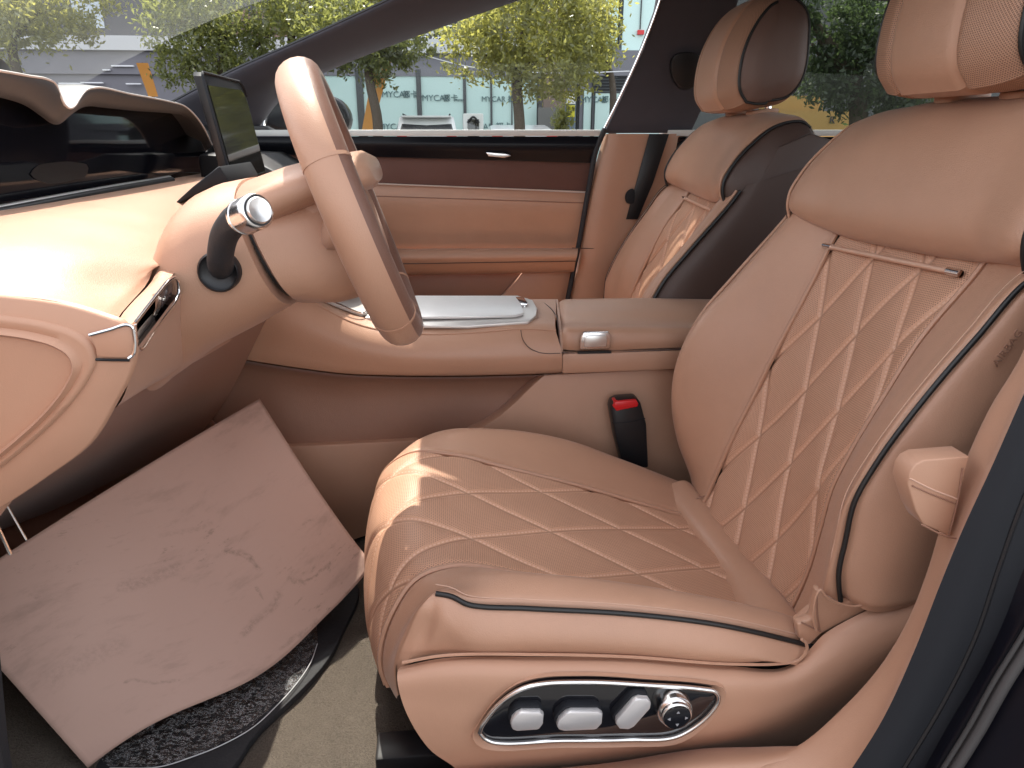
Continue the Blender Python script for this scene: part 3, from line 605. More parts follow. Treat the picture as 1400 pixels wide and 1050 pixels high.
# ------------------------------------------------------------------ CENTRE CONSOLE
con = thing('centre_console', 'tan centre console with aluminium tray lid between the front seats', 'centre console', (.1, 1.32, .25))
kB = wl([(330,395),(430,398),(520,404),(590,411),(650,411),(735,409),(760,409)], 1.42)
kC = wl([(330,390),(412,404),(442,421),(482,441),(530,453),(590,457),(660,454),(712,450),(760,452)], 1.25)
kD = wl([(290,420),(390,425),(440,450),(490,472),(550,485),(640,487),(740,484),(768,483)], 1.224)
kE = wl([(262,478),(330,492),(400,503),(470,512),(550,515),(640,515),(745,512),(768,510.5)], 1.232)
kF = wl([(262,484),(330,498),(400,509),(470,518),(550,520),(640,520),(745,517),(768,515)], 1.275)
kG = wl([(200,620),(300,615),(410,611),(480,608),(570,604),(640,600),(745,600),(768,600)], 1.275)
kA = [p + np.array([0, .03, -.35]) for p in map(np.array, kB)]
K = [rs(k, 80) for k in (kA, kB, kC, kD, kE, kF, kG)]; SP = [4, 12, 10, 10, 3, 10]; G = cross([K[0], K[0]*.5+K[1]*.5, K[1]], [2, 2])
grid('console_side', G, TANM, con, out=(0, 1, 0))
G1 = cross([K[1], K[1]*.5 + K[2]*.5 + np.array([0, 0, .003]), K[2], K[3], K[4]], [6, 6, 8, 8])
grid('console_top', G1, TANM, con, tuck='r', td=.004, tw=.004, out=(0, -.6, 1))
grid('console_recess', cross([K[4] + np.array([0, .002, -.001]), K[5], K[6]], [3, 8]), TAN2, con, out=(0, -1, 0))  # darker brown than the console leather, standing in for shade in the recess
tube('console_bead', kC[1:], .0016, TANM, con, n=6)
# lower panels
slab('console_base', wl([(120,620),(300,612),(410,610),(490,606),(572,602),(600,700),(420,760),(60,760)], 1.262), .03, TANM, con, .004)
slab('console_rear_panel', wl([(744,513),(860,507),(1000,499),(1000,760),(640,700),(640,592),(662,583),(682,570),(705,550),(725,530)], 1.245), .04, TANM, con, .003)
# front tunnel trim with its rounded seam
slab('tunnel_panel', wl([(282,520),(292,492),(318,468),(330,470),(300,495),(286,525),(278,548),(282,570),(300,590),(296,592),(276,575),(272,548)], 1.262), .012, TAN2, con, .002)
# armrest
a0 = wl([(764,411),(800,410),(880,409),(940,410),(985,411),(1030,414)], 1.425)
a1 = wl([(766,440),(800,440),(880,441),(950,442),(1000,445),(1040,448)], 1.30)
a2 = wl([(768,452),(800,452),(880,453),(950,454),(1000,457),(1040,460)], 1.242)
a3 = wl([(769,478),(800,480),(880,477),(950,474),(1000,472),(1040,474)], 1.232)
am = [p + np.array([0, 0, .006]) for p in map(np.array, wl([(765,424),(800,424),(880,424),(945,425),(992,427),(1035,430)], 1.36))]
arm = loft('armrest', [[p + np.array([0, .012, -.06]) for p in map(np.array, a0)], a0, am, a1, a2, a3], 60, [4, 6, 6, 5, 6], TANM, con, tuck='br', td=.006, tw=.006, out=(0, -.6, 1))
slab('armrest_front', [*wl([(760,409)], 1.42), *wl([(765,452)], 1.243), *wl([(767,482)], 1.236), W(762, 470, 1.42)], .004, TANM, con, dirv=(1, 0, 0))
tube('armrest_gap', [W(738, 410, 1.42), W(756, 425, 1.34), W(764, 450, 1.243), W(766, 482, 1.228)], .0010, DKBR, con, n=6)
tube('armrest_gap', wl([(766,482),(800,483.5),(880,480),(960,476.5),(1040,476)], 1.231), .0012, DKBR, con, n=6)
box('armrest_core', (.22, 1.26, .60), (.50, 1.41, .650), BLK, con, .005)
slab('console_flank', wl([(768.5,484),(880,481),(1040,477),(1040,500),(860,508),(768.5,511.5)], 1.227), .03, TANM, con, .004)
tube('console_seam', wl([(712,451),(714,462),(722,474),(738,482),(766,483)], 1.224), .0008, DKBR, con, n=6)
lt = slab('armrest_latch', wl([(793,478),(794,462),(799,455),(832,454),(836,459),(834,477)], 1.222), .012, CHROME, con, .002)
slab('latch_button', wl([(799,475),(800,462),(804,459),(829,458),(830,462),(829,474)], 1.219), .006, ALU, lt, .0015)
slab('latch_shadow', wl([(790,481),(836,480),(836,483),(790,484)], 1.226), .006, BLK, lt)
# aluminium lid on the console
zt = .0105
def on_top(pts): return [np.array(W(x, y, Y)) + np.array([0, 0, dz]) for x, y, Y, dz in pts]
tray = slab('tray_surround', on_top([(505,411,1.412,zt),(708,411,1.412,zt),(728,417,1.38,zt),(734,428,1.33,zt),(733,438,1.29,zt),(722,447,1.262,zt),(640,453,1.258,zt),(508,452,1.262,zt)]), .006, plain('satin_silver_paint', (.70, .67, .64), rough=.4, metal=.35), con, .002, dirv=(0, 0, -1))
slab('tray_lid', on_top([(500,413.5,1.40,zt+.003),(704,413.5,1.40,zt+.003),(713,426,1.335,zt+.003),(716,437,1.29,zt+.003),(705,440.5,1.277,zt+.003),(640,442,1.274,zt+.003),(500,444,1.274,zt+.003)]), .005, plain('silver_lid', (.80, .79, .78), rough=.42, metal=.35), tray, .0012, dirv=(0, 0, -1))
slab('lid_clip', on_top([(699,415,1.395,.013),(716,414,1.395,.013),(722,424,1.345,.013),(718,427,1.335,.013),(700,424,1.345,.013)]), .008, BRIGHT, tray, .002, dirv=(0, 0, -1))
# control pad in front
pad_ = slab('control_pad', on_top([(418,401,1.40,.006),(440,402,1.40,.006),(505,411,1.395,.006),(502,430,1.285,.006),(494,433,1.28,.006),(462,421,1.275,.006),(432,408,1.272,.006)]), .006, plain('pale_panel', (.55, .52, .49), rough=.4), con, .001, dirv=(0, 0, -1))
slab('pad_strip', on_top([(424,401,1.39,.0085),(436,402,1.38,.0085),(462,413,1.34,.0085),(458,417,1.325,.0085)]), .003, GLOSS, pad_, dirv=(0, 0, -1))
slab('pad_mark', on_top([(479,417,1.345,.008),(486,418,1.345,.008),(486,421,1.33,.008),(479,420,1.33,.008)]), .002, BLK, pad_, dirv=(0, 0, -1))
tube('pad_edge', on_top([(438,410,1.268,.007),(466,422,1.268,.007),(496,433.5,1.275,.007),(503,428,1.30,.007),(505,414,1.385,.007)]), .0014, BRIGHT, pad_, n=6)
tube('cup_ring', on_top([(522,424,1.33,.004),(523,430,1.31,.004),(527,437,1.285,.004)]), .0015, BRIGHT, con, n=6)

buckle = thing('seat_belt_buckle', 'black seat belt buckle with a red release button beside the driver seat', 'buckle', tuple(W(865, 620, 1.205)))
slab('buckle_body', wl([(835,560),(837,551),(845,547),(871,545),(876,551),(884,580),(887,640),(852,640),(842,600)], 1.195), .032, BLK, buckle, .004)
slab('release_button', wl([(838,556),(841,549.5),(870,547),(873,552),(872,556),(843,562)], 1.190), .025, RED, buckle, .0015)
tube('body_seam', wl([(837,578),(860,577),(882,572)], 1.1945), .0009, SEAL, buckle, n=6)

# ------------------------------------------------------------------ CAR BODY
car = thing('car', 'black car around the cabin, with its roof, pillars, glass, far doors, sills and carpet', 'car', (.3, 1.3, 0))
# far doors
fd = loft('door', [wl([(250,240),(500,251),(803,264)], 2.050), wl([(250,256),(500,267),(801,277)], 2.043), wl([(250,300),(500,306),(797,310)], 2.05), wl([(250,342),(500,341),(790,342)], 2.06)], 50, 6, TANM, car, out=(0, -1, 0), label='tan passenger door under a black and brown trim band')
slab('belt_trim', wl([(250,177.5),(822,177.5),(820,186),(250,186)], 2.02), .10, plain('pale_belt_trim', (.70, .70, .68), rough=.35), fd, .002)
loft('trim_band', [wl([(250,186.5),(500,186.5),(819,186.5)], 2.025), wl([(250,194),(500,196),(816,199)], 2.018), wl([(250,209),(500,214),(811,223)], 2.035)], 40, 6, plain('black_satin_trim', (.008, .008, .011), rough=.3, spec=.2), fd, out=(0, -1, .2))
slab('door_grip', wl([(664,208),(690,209),(700,213),(690,216),(668,214)], 2.015), .02, CHROME, fd, .002)
slab('suede_panel', wl([(250,209),(500,214),(811,223),(803,263),(500,250),(250,238)], 2.045), .03, SUEDE, fd, .002)
tube('trim_line', wl([(250,239),(500,250.5),(803,262.5)], 2.043), .0022, plain('pale_trim_line', (.62, .5, .43), rough=.4), fd, n=6)
tube('panel_seam', wl([(500,267.5),(801,277.5)], 2.0425), .0014, TAN2, fd, n=6, spline=False)
loft('door_armrest', [wl([(250,341),(500,340),(791,339)], 2.055), wl([(250,347),(500,345),(790,343)], 1.985), wl([(250,354),(500,352),(789,350)], 1.970), wl([(250,362),(500,361),(787,357)], 1.975), wl([(250,376),(500,374),(785,369)], 1.995), wl([(250,380),(500,377),(784,372)], 2.06)], 50, 5, TANM, fd, out=(0, -1, .2))
tube('armrest_seam', wl([(500,361.5),(787,357)], 1.973), .0012, DKBR, fd, n=6, spline=False)
slab('door_pocket', wl([(250,374),(786,370),(770,470),(250,520)], 2.07), .03, TAN2, fd, .002)
slab('pocket_panel', wl([(716,372),(784,371),(775,440),(640,470),(680,412)], 2.052), .02, TANM, fd, .003)
tube('door_seal', wl([(827,176),(815,205),(808,240),(801,280),(793,325),(783,375),(774,420)], 2.022), .0075, SOFTBLK, fd, n=8)
GL = glass('side_glass', (.96, .98, .97), .002, refl=.10)
slab('window', wl([(300,182),(822,182),(845,140),(880,75),(908,-5),(915,-70),(640,-70),(560,25),(450,92),(392,120),(345,160)], 2.07), .004, GL, fd)
mir = slab('door_mirror', rpoly(wl([(362,172),(368,145),(384,130),(405,125),(445,128),(468,140),(478,160),(474,178),(380,180)], 2.30), 40), .10, PAINT, fd, .015, 3)
tube('mirror_trim', wl([(362,172),(368,145),(384,130),(405,125)], 2.295), .004, BRIGHT, fd, n=6)
slab('sail_panel', wl([(255,172),(360,172),(372,178),(255,180)], 2.03), .06, BLK, fd, .003)
rd = slab('door', wl([(880,222),(1560,222),(1560,520),(780,520)], 2.045), .03, TANM, car, .003, label='rear door with darker tinted glass')
slab('belt_trim', wl([(915,177.5),(1560,177.5),(1560,186),(915,186)], 2.02), .10, bpy.data.materials['pale_belt_trim'], rd, .002)
slab('trim_band', wl([(915,187),(1560,187),(1560,222),(915,222)], 2.025), .03, GLOSS, rd, .003)
GLR = glass('rear_privacy_glass', (.60, .63, .59), .002, refl=.12)
slab('window', wl([(935,182),(1560,182),(1500,20),(1440,-60),(980,-70),(985,40),(958,150)], 2.06), .004, GLR, rd)

# ------------------------------------------------------------------ CAR BODY
wsA = wl([(190,165,1.99),(240,137,1.97),(310,100,1.94),(420,51,1.89),(530,0,1.84),(640,-52,1.79),(760,-110,1.73)])
wsM = wl([(270,172,2.00),(315,138,1.98),(380,102,1.95),(480,57,1.91),(600,6,1.86),(715,-45,1.81),(840,-95,1.75)])
wsB = wl([(345,178,2.05),(392,122,2.04),(455,91,2.01),(575,44,1.97),(700,0,1.93),(830,-42,1.88),(960,-75,1.82)])
loft('a_pillar', [[p + np.array([0, .05, .0]) for p in map(np.array, wsA)], wsA, wsM, wsB, [p + np.array([0, .05, 0]) for p in map(np.array, wsB)]], 60, [3, 8, 8, 3], HEADL, car, out=(.2, -1, .2))
tube('glass_edge', wsA, .004, BLK, car, n=6)
def bp(pts): return [W(x, y, 2.035 - .10 * (182 - y) / 182) for x, y in pts]
slab('b_pillar', bp([(826,182),(850,132),(880,66),(900,12),(908,-30),(905,-75),(1030,-75),(1000,40),(960,150),(945,182)]), .05, HEADL, car, .006)
tube('window_edge', bp([(824,180),(848,132),(878,66),(898,14),(905,-10),(906,-30)]), .003, BRIGHT, car, n=6)
slab('belt_anchor', rpoly(bp([(918,78),(936,72),(954,78),(958,95),(950,118),(930,122),(916,104)]), 40), .02, BLK, car, .004, dirv=(0, -1, 0))
loft('b_pillar_trim', [wl([(826,183),(805,260),(790,340),(772,430)], 2.05), wl([(832,183),(812,260),(797,340),(780,430)], 2.02), wl([(870,183),(855,260),(840,340),(830,430)], 2.012), wl([(925,183),(910,260),(890,340),(880,430)], 2.02), wl([(940,183),(930,260),(910,340),(900,430)], 2.06)], 30, 4, TANM, car, out=(0, -1, 0))
tube('trim_seam', wl([(782,339),(820,340)], 2.012), .0012, DKBR, car, n=6, spline=False)
belt = thing('seat_belt', 'black seat belt hanging on the far door pillar behind the passenger seat', 'seat belt', tuple(W(875, 240, 2.0)))
slab('webbing', wl([(888,183),(915,183),(893,250),(872,300),(856,300),(870,250)], 2.0), .004, BLK, belt, .001)
slab('belt_guide', rpoly(wl([(858,262),(866,258),(868,268),(866,278),(858,278),(855,270)], 1.996), 24), .008, SEAL, belt, .002)
# driver's door, swung wide open beside the camera
dh = np.array([-.80, .53, 0]); dv_ = np.array([math.cos(math.radians(-64)), math.sin(math.radians(-64)), 0]); dn = np.array([-dv_[1], dv_[0], 0])
def dp(a, z, t=0): return dh + dv_ * a + np.array([0, 0, z]) + dn * t
od = slab('door', [dp(.02, .32), dp(.10, .24), dp(1.05, .24), dp(1.14, .40), dp(1.18, .98), dp(.0, .95)], .05, TANP, car, .015, dirv=tuple(-dn), label='open driver door')
slab('door_skin', [dp(.0, .30, -.055), dp(.10, .22, -.055), dp(1.06, .22, -.055), dp(1.16, .40, -.055), dp(1.20, .99, -.055), dp(-.02, .96, -.055)], .05, PAINT, od, .015, dirv=tuple(-dn))
tube('window_frame', [dp(.05, .97, -.05), dp(.35, 1.13, -.04), dp(.70, 1.27, -.02), dp(.98, 1.31, 0), dp(1.12, 1.22, 0), dp(1.17, .98, -.05)], .022, PAINT, od, n=8)
slab('door_armrest', [dp(.30, .66, .0), dp(1.0, .62, .0), dp(1.0, .62, .07), dp(.40, .66, .06)], .06, TANM, od, .015, dirv=(0, 0, -1))
# roof: headliner under a steel skin
rx = np.linspace(-.06, 1.9, 24); ry = np.linspace(.70, 1.92, 20); Gr = np.zeros((24, 20, 3))
for i, x in enumerate(rx):
    for j, y in enumerate(ry):
        e = abs((y - 1.31) / .61); Gr[i, j] = (x + (.10 * e * e if i == 0 else 0), y, 1.435 - .115 * e ** 3 - .06 * ((x - .5) / 1.4) ** 2)
grid('headliner', Gr, HEADL, car, out=(0, 0, -1)); grid('roof_skin', Gr + np.array([0, 0, .03]), PAINT, car, out=(0, 0, 1))
tube('roof_rail', [(-.05, .70, 1.30), (.4, .685, 1.325), (1.0, .69, 1.32), (1.9, .72, 1.28)], .035, PAINT, car, n=10)
for ya, yb in ((.78, 1.20), (1.42, 1.82)):
    slab('sun_block_panel', [(.0, ya, 1.392), (.0, yb, 1.392), (-.125, yb - .01, 1.354), (-.125, ya + .01, 1.354)], .018, HEADL, car, .006, dirv=(0, 0, -1))  # unseen panels added ahead of the header to keep sun off the cushion
box('mirror_mount', (-.125, 1.20, 1.34), (.0, 1.42, 1.40), HEADL, car, .02)
tube('roof_rail', [(-.10, 1.86, 1.36), (.15, 1.91, 1.36), (.4, 1.93, 1.352), (1.0, 1.93, 1.352), (1.9, 1.9, 1.32)], .035, HEADL, car, n=10)
# windscreen and near A-pillar
ws = [[(-1.08, .72, .985), (-.98, 1.31, .99), (-1.08, 1.97, .985)], [(-.72, .72, 1.16), (-.60, 1.31, 1.185), (-.72, 1.93, 1.16)], [(-.40, .73, 1.275), (-.30, 1.31, 1.32), (-.40, 1.87, 1.275)], [(-.03, .74, 1.37), (-.03, 1.31, 1.425), (-.03, 1.83, 1.37)]]
WSM = glass('windscreen_glass', (.95, .97, .96), .05, (.80, .83, .80), refl=.14)
loft('windscreen', ws, 24, 6, WSM, car, out=(-.5, 0, 1))
tube('a_pillar', [(-1.10, .66, .96), (-.72, .67, 1.13), (-.40, .68, 1.24), (-.03, .69, 1.31)], .032, PAINT, car, n=10)
# floor and walls
n_ = NT('grey_carpet'); v = n_.noise(420, 2, .8); w_ = n_.noise(30, 4, .7); n_.base(n_.mix(n_.M('ADD', n_.M('MULTIPLY', v, .8), n_.M('MULTIPLY', w_, .3)), (.022, .020, .018), (.20, .165, .135))); n_.set(rough=1.0, spec=.05); n_.bump(v, .004, 1.0); CARPET = n_.m
Gf = np.zeros((70, 40, 3))
for i, x in enumerate(np.linspace(-.62, 1.9, 70)):
    for j, y in enumerate(np.linspace(.60, 2.05, 40)):
        z = .25 + max(0, -.42 - x) * .5 + .05 * math.exp(-((y - .60) / .03) ** 2) + .004 * math.sin(x * 31 + y * 17) * math.sin(y * 43)
        Gf[i, j] = (x, y, z)
grid('carpet', Gf, CARPET, car, out=(0, 0, 1))
box('floor_pan', (-.9, .5, .16), (1.9, 2.1, .235), BLK, car)
loft('firewall', [[(-.62, .58, .34), (-.62, 1.3, .34), (-.62, 2.05, .34)], [(-.78, .58, .62), (-.78, 1.3, .62), (-.78, 2.05, .62)], [(-.80, .58, .90), (-.80, 1.3, .90), (-.80, 2.05, .90)]], 12, 4, TAN2, car, out=(1, 0, 0))
slab('kick_panel', [(-.90, .585, .20), (-.45, .585, .22), (-.43, .585, .45), (-.40, .585, .66), (-.55, .585, .90), (-.90, .585, .90)], .012, SOFTBLK, car)
loft('knee_panel', [wl([(155,545,.77),(235,496,.87),(320,446,1.02),(370,425,1.2)]), wl([(60,640,.80),(150,600,.95),(230,560,1.1),(300,560,1.25)]), wl([(-40,740,.95),(90,690,1.08),(190,640,1.2),(250,620,1.27)])], 24, 8, TAN2, car, out=(1, -.3, 0))
box('dash_sun_block', (-.58, 1.0, .735), (-.36, 2.0, .79), BLK, dash, .01)  # unseen box added to stop sun leaking in behind the dash
tube('footrest_strip', [W(9, 690, .70), W(36, 738, .70)], .0012, CHROME, car, spline=False, n=6); tube('footrest_strip', [W(-6, 715, .68), W(14, 758, .68)], .0018, CHROME, car, spline=False, n=6)
# near B-pillar trim, seals and outer panels
eL = [(1545,-150,.66),(1515,50,.62),(1475,200,.585),(1440,330),(1400,478),(1352,560),(1322,625),(1292,700),(1268,780),(1240,850),(1200,915),(1150,970),(1095,1018),(1030,1050),(960,1090)]
eR = [(1610,-150,.61),(1572,50,.565),(1535,200,.53),(1500,330),(1440,452),(1400,538),(1355,640),(1318,720),(1285,800),(1250,890),(1206,985),(1165,1050),(1130,1100),(1090,1150),(1040,1200)]
L_ = wl(eL, .575); R_ = wl(eR, .520)
loft('sill_trim', [[p + np.array([.010, .006, -.003]) for p in map(np.array, L_)], L_, [(a + b) / 2 + np.array([0, -.010, .002]) for a, b in zip(map(np.array, L_), map(np.array, R_))], R_], 80, [4, 8, 8], TANP, car, tuck='', out=(-.3, -1, .3))
e2 = [(1660,-150,.60),(1645,50,.55),(1605,230,.515),(1560,400),(1470,540),(1400,682),(1368,770),(1334,870),(1290,960),(1236,1050),(1205,1100),(1165,1150),(1110,1200)]
e3 = [(1690,-150,.60),(1680,60,.545),(1645,300,.51),(1600,480),(1490,620),(1405,765),(1372,850),(1336,925),(1300,985),(1264,1050),(1235,1100),(1195,1150),(1140,1200)]
e4 = [(1715,-150,.59),(1705,80,.53),(1680,340,.495),(1640,520),(1530,670),(1430,800),(1392,865),(1355,925),(1322,985),(1282,1050),(1250,1100),(1210,1150),(1160,1200)]
E1 = wl(eR, .519) ; E2 = wl(e2, .505); E3 = wl(e3, .500); E4 = wl(e4, .485)
loft('door_seal', [E1, [p + np.array([0, -.004, 0]) for p in map(np.array, [a * .5 + b * .5 for a, b in zip(wl(eR[:3] + eR[4:14], .519), E2)])], E2], 70, 6, SEAL, car, out=(-.3, -1, .3))
tube('seal_groove', E2, .0022, BLK, car, n=6)
loft('door_seal', [[p + np.array([0, -.001, 0]) for p in map(np.array, E2)], E3], 70, 5, SEAL, car, out=(-.3, -1, .3))
loft('door_jamb', [E3, E4, [p + np.array([.02, .01, -.02]) for p in map(np.array, E4)]], 70, 4, PAINT, car, out=(-.3, -1, .3))
tube('rubber_lip', [p + np.array([.006, -.008, -.003]) for p in map(np.array, E4)], .0055, plain('worn_rubber', (.055, .05, .05), rough=.55), car, n=10, k=8)
tube('rubber_lip', [p + np.array([-.003, -.007, .001]) for p in map(np.array, E4)], .0022, plain('worn_rubber_edge', (.04, .037, .037), rough=.55), car, n=8, k=8)
E5 = wl([(1860,-150,.58),(1850,120,.50),(1810,400,.45),(1760,600),(1660,760),(1560,900),(1500,960),(1460,1020),(1420,1080),(1380,1140),(1340,1200),(1300,1260),(1250,1320)], .43)
loft('rear_quarter', [[p + np.array([.012, -.004, -.006]) for p in map(np.array, E4)], E5, [p + np.array([.4, -.02, 0]) for p in map(np.array, E5)]], 50, 6, PAINT, car, out=(-.3, -1, .2))
# protruding height adjuster block on the trim
blk = slab('belt_outlet', wl([(1241,662),(1244,646),(1252,635),(1264,629),(1326,624),(1321,640),(1312,680),(1300,730),(1296,732),(1262,717),(1252,699)], .545), .024, TANP, car, .008, 3)
tube('outlet_seam', wl([(1247,664),(1272,675),(1307,689)], .5445), .0008, TAN2, blk, n=6); tube('outlet_stitching', wl([(1244,654),(1272,668),(1308,682)], .5447), .0009, STITCH, blk, n=6)
tube('outlet_seam', wl([(1316,640),(1309,685),(1297,733)], .5442), .0008, TAN2, blk, n=6)
tube('outlet_seam', wl([(1260,717),(1296,734),(1325,738)], .536), .0009, TAN2, blk, n=6)
# lower sill roll in front of the seat shield
s_a = wl([(600,1062,.655),(720,1050,.65),(840,1038,.645),(960,1020,.64),(1040,1018,.62),(1100,1015,.58)])
s_b = wl([(560,1100,.60),(700,1090,.595),(830,1075,.59),(950,1052,.585),(1035,1045,.575),(1100,1030,.565)])
s_c = wl([(540,1180,.58),(690,1170,.575),(820,1160,.57),(945,1130,.565),(1035,1090,.56),(1110,1060,.55)])
loft('sill_trim', [s_a, s_b, s_c], 40, 8, TANP, car, tuck='l', td=.004, tw=.004, out=(0, -1, 1))
box('sill', (-.75, .44, .15), (.9, .59, .30), PAINT, car, .03)
slab('rear_door', [(.80, .50, .25), (1.9, .50, .30), (1.9, .50, .98), (.80, .50, 1.0)], .08, PAINT, car, .02)
bench = box('rear_bench', (1.02, .70, .26), (1.52, 1.95, .52), TANM, car, .05, 3)
slab('bench_back', [(1.45, .70, .50), (1.66, .70, .98), (1.78, .70, .98), (1.66, .70, .50)], 1.25, TANM, bench, .04)
slab('parcel_shelf', [(1.66, .66, .96), (1.9, .66, .96), (1.9, 2.02, .96), (1.66, 2.02, .96)], .03, HEADL, car, dirv=(0, 0, 1))
slab('bonnet', [(-1.12, .62, .965), (-1.12, 2.0, .965), (-1.95, 1.9, .80), (-1.95, .72, .80)], .03, PAINT, car, .01, dirv=(0, 0, -1))

# ------------------------------------------------------------------ PAPER FLOOR MAT AND FILM
pA = WZ(120, 1050, .272); pB = WZ(512, 796, .31); pC = W(355, 545, 1.17); pD = W(-85, 818, .74)
n_ = NT('brown_paper'); 
sp = n_.node('ShaderNodeSeparateXYZ'); n_.lk(n_.uv(), sp.inputs[0])
mp = n_.node('ShaderNodeMapping'); n_.lk(n_.uv(), mp.inputs[0]); mp.inputs['Scale'].default_value = (1, 3.2, 1); mp.inputs['Rotation'].default_value = (0, 0, .5)
blot = n_.ramp(n_.noise(6, 6, .72, mp.outputs[0]), .50, .72); fine = n_.ramp(n_.noise(34, 5, .75, mp.outputs[0]), .57, .66); area = n_.ramp(n_.noise(4, 3, .5, n_.uv()), .46, .66)
dirt = n_.M('MULTIPLY', n_.M('MAXIMUM', n_.M('MULTIPLY', blot, .55), n_.M('MULTIPLY', fine, n_.M('MULTIPLY', area, 1.0))), .85)
def _inv(px, py):
    q = np.array([[120, 1050], [512, 796], [355, 545], [-85, 818]], float); a = np.array([.5, .5])
    for _ in range(30):
        u, v = a; P = (1-v)*((1-u)*q[0] + u*q[1]) + v*((1-u)*q[3] + u*q[2]); Ju = (1-v)*(q[1]-q[0]) + v*(q[2]-q[3]); Jv = (1-u)*(q[3]-q[0]) + u*(q[2]-q[1])
        a = a - np.linalg.solve(np.stack([Ju, Jv], 1), P - np.array([px, py]))
    lu = (1-a[1]) * np.linalg.norm(pB-pA) + a[1] * np.linalg.norm(pC-pD); lv = (1-a[0]) * np.linalg.norm(pD-pA) + a[0] * np.linalg.norm(pC-pB)
    return a[0] * lu, a[1] * lv
wob = n_.node('ShaderNodeTexNoise'); wob.inputs['Scale'].default_value = 40; wob.inputs['Detail'].default_value = 4; n_.lk(n_.uv(), wob.inputs['Vector'])
wv = n_.node('ShaderNodeVectorMath', operation='MULTIPLY_ADD'); n_.lk(wob.outputs['Color'], wv.inputs[0]); wv.inputs[1].default_value = (.022, .022, 0); wv.inputs[2].default_value = (-.011, -.011, 0)
wa = n_.node('ShaderNodeVectorMath', operation='ADD'); n_.lk(n_.uv(), wa.inputs[0]); n_.lk(wv.outputs[0], wa.inputs[1]); sq = n_.node('ShaderNodeSeparateXYZ'); n_.lk(wa.outputs[0], sq.inputs[0])
spk = n_.noise(160, 3, .8, n_.uv()); scf = None
for x0, y0, x1, y1, w0, k0 in ((262,765,286,768,.006,.8),(286,768,312,792,.005,.85),(366,806,394,812,.006,.7),(394,812,442,784,.0035,.9),(285,872,345,826,.010,.6),(345,890,412,856,.004,.6),(130,822,192,785,.014,.5),(165,746,240,730,.006,.35),(150,948,212,942,.004,.55),(20,832,46,842,.004,.5),(310,812,318,826,.003,.7),(60,930,130,900,.02,.3),(400,735,425,728,.004,.5)):
    ua, va = _inv(x0, y0); ub, vb_ = _inv(x1, y1); L2 = (ub-ua)**2 + (vb_-va)**2
    du_ = n_.M('SUBTRACT', sq.outputs[0], ua); dv2 = n_.M('SUBTRACT', sq.outputs[1], va)
    tt_ = n_.M('ADD', n_.M('MULTIPLY', du_, (ub-ua)/L2), n_.M('MULTIPLY', dv2, (vb_-va)/L2), clamp=True)
    ex_ = n_.M('SUBTRACT', du_, n_.M('MULTIPLY', tt_, ub-ua)); ey_ = n_.M('SUBTRACT', dv2, n_.M('MULTIPLY', tt_, vb_-va))
    dd = n_.M('SQRT', n_.M('ADD', n_.M('MULTIPLY', ex_, ex_), n_.M('MULTIPLY', ey_, ey_)))
    m_ = n_.M('MULTIPLY', n_.M('SUBTRACT', 1.0, n_.ramp(dd, w0 * .15, w0)), k0); scf = m_ if scf is None else n_.M('MAXIMUM', scf, m_)
scf = n_.M('MULTIPLY', scf, n_.M('MULTIPLY', n_.ramp(spk, .30, .75), .62)); dirt = n_.M('MAXIMUM', n_.M('MULTIPLY', dirt, .6), scf)
c = n_.mix(n_.noise(5, 4), (.45, .29, .235), (.52, .345, .285)); c = n_.mix(dirt, c, (.095, .072, .062)); n_.base(c); n_.set(rough=.62, spec=.3)
n_.bump(n_.noise(11, 4, .6), .004, .35); PAPER = n_.m
Gp = np.zeros((60, 70, 3))
for i, v in enumerate(np.linspace(0, 1, 60)):
    for j, u in enumerate(np.linspace(0, 1, 70)):
        p = (1-v)*((1-u)*pA + u*pB) + v*((1-u)*pD + u*pC)
        e = (1 - v) ** 3
        p = p + np.array([0, 0, 1]) * (.008 * math.sin(u * 9) * e + .008 * math.sin(u*math.pi) * math.sin(v * 2.5)) + np.array([.5, -.6, 0]) * .03 * math.sin(u * math.pi) ** 2 * e
        if u > .80: p = p + np.array([0, .0, .03]) * ((u - .80) / .20) ** 2 * e
        Gp[i, j] = p
Pm = grid('floor_paper', Gp, PAPER, None, out=(1, -.5, 1)); tag(Pm, 'creased brown paper floor mat with dark scuff marks in the driver footwell', 'paper mat')
bm = bmesh.new(); bm.from_mesh(Pm.data); bmesh.ops.solidify(bm, geom=bm.faces[:], thickness=.0006); bm.to_mesh(Pm.data); bm.free()
n_ = NT('clear_plastic_film'); n_.n.remove(n_.b); tr_ = n_.node('ShaderNodeBsdfTransparent'); tr_.inputs[0].default_value = (.88, .88, .90, 1)
gl_ = n_.node('ShaderNodeBsdfGlossy'); gl_.inputs['Roughness'].default_value = .12; mx = n_.node('ShaderNodeMixShader'); fr = n_.node('ShaderNodeFresnel'); fr.inputs[0].default_value = 1.6
bp_ = n_.node('ShaderNodeBump'); bp_.inputs['Distance'].default_value = .006; bp_.inputs['Strength'].default_value = 1.0; n_.lk(n_.noise(95, 5, .75), bp_.inputs['Height']); n_.lk(bp_.outputs[0], gl_.inputs['Normal']); n_.lk(bp_.outputs[0], fr.inputs['Normal'])
n_.lk(n_.M('MULTIPLY', fr.outputs[0], 1.3, clamp=True), mx.inputs[0]); n_.lk(tr_.outputs[0], mx.inputs[1]); n_.lk(gl_.outputs[0], mx.inputs[2])
mpf = n_.node('ShaderNodeMapping'); n_.lk(n_.obj(), mpf.inputs[0]); mpf.inputs['Scale'].default_value = (1, 2.4, 1); mpf.inputs['Rotation'].default_value = (0, 0, .7)
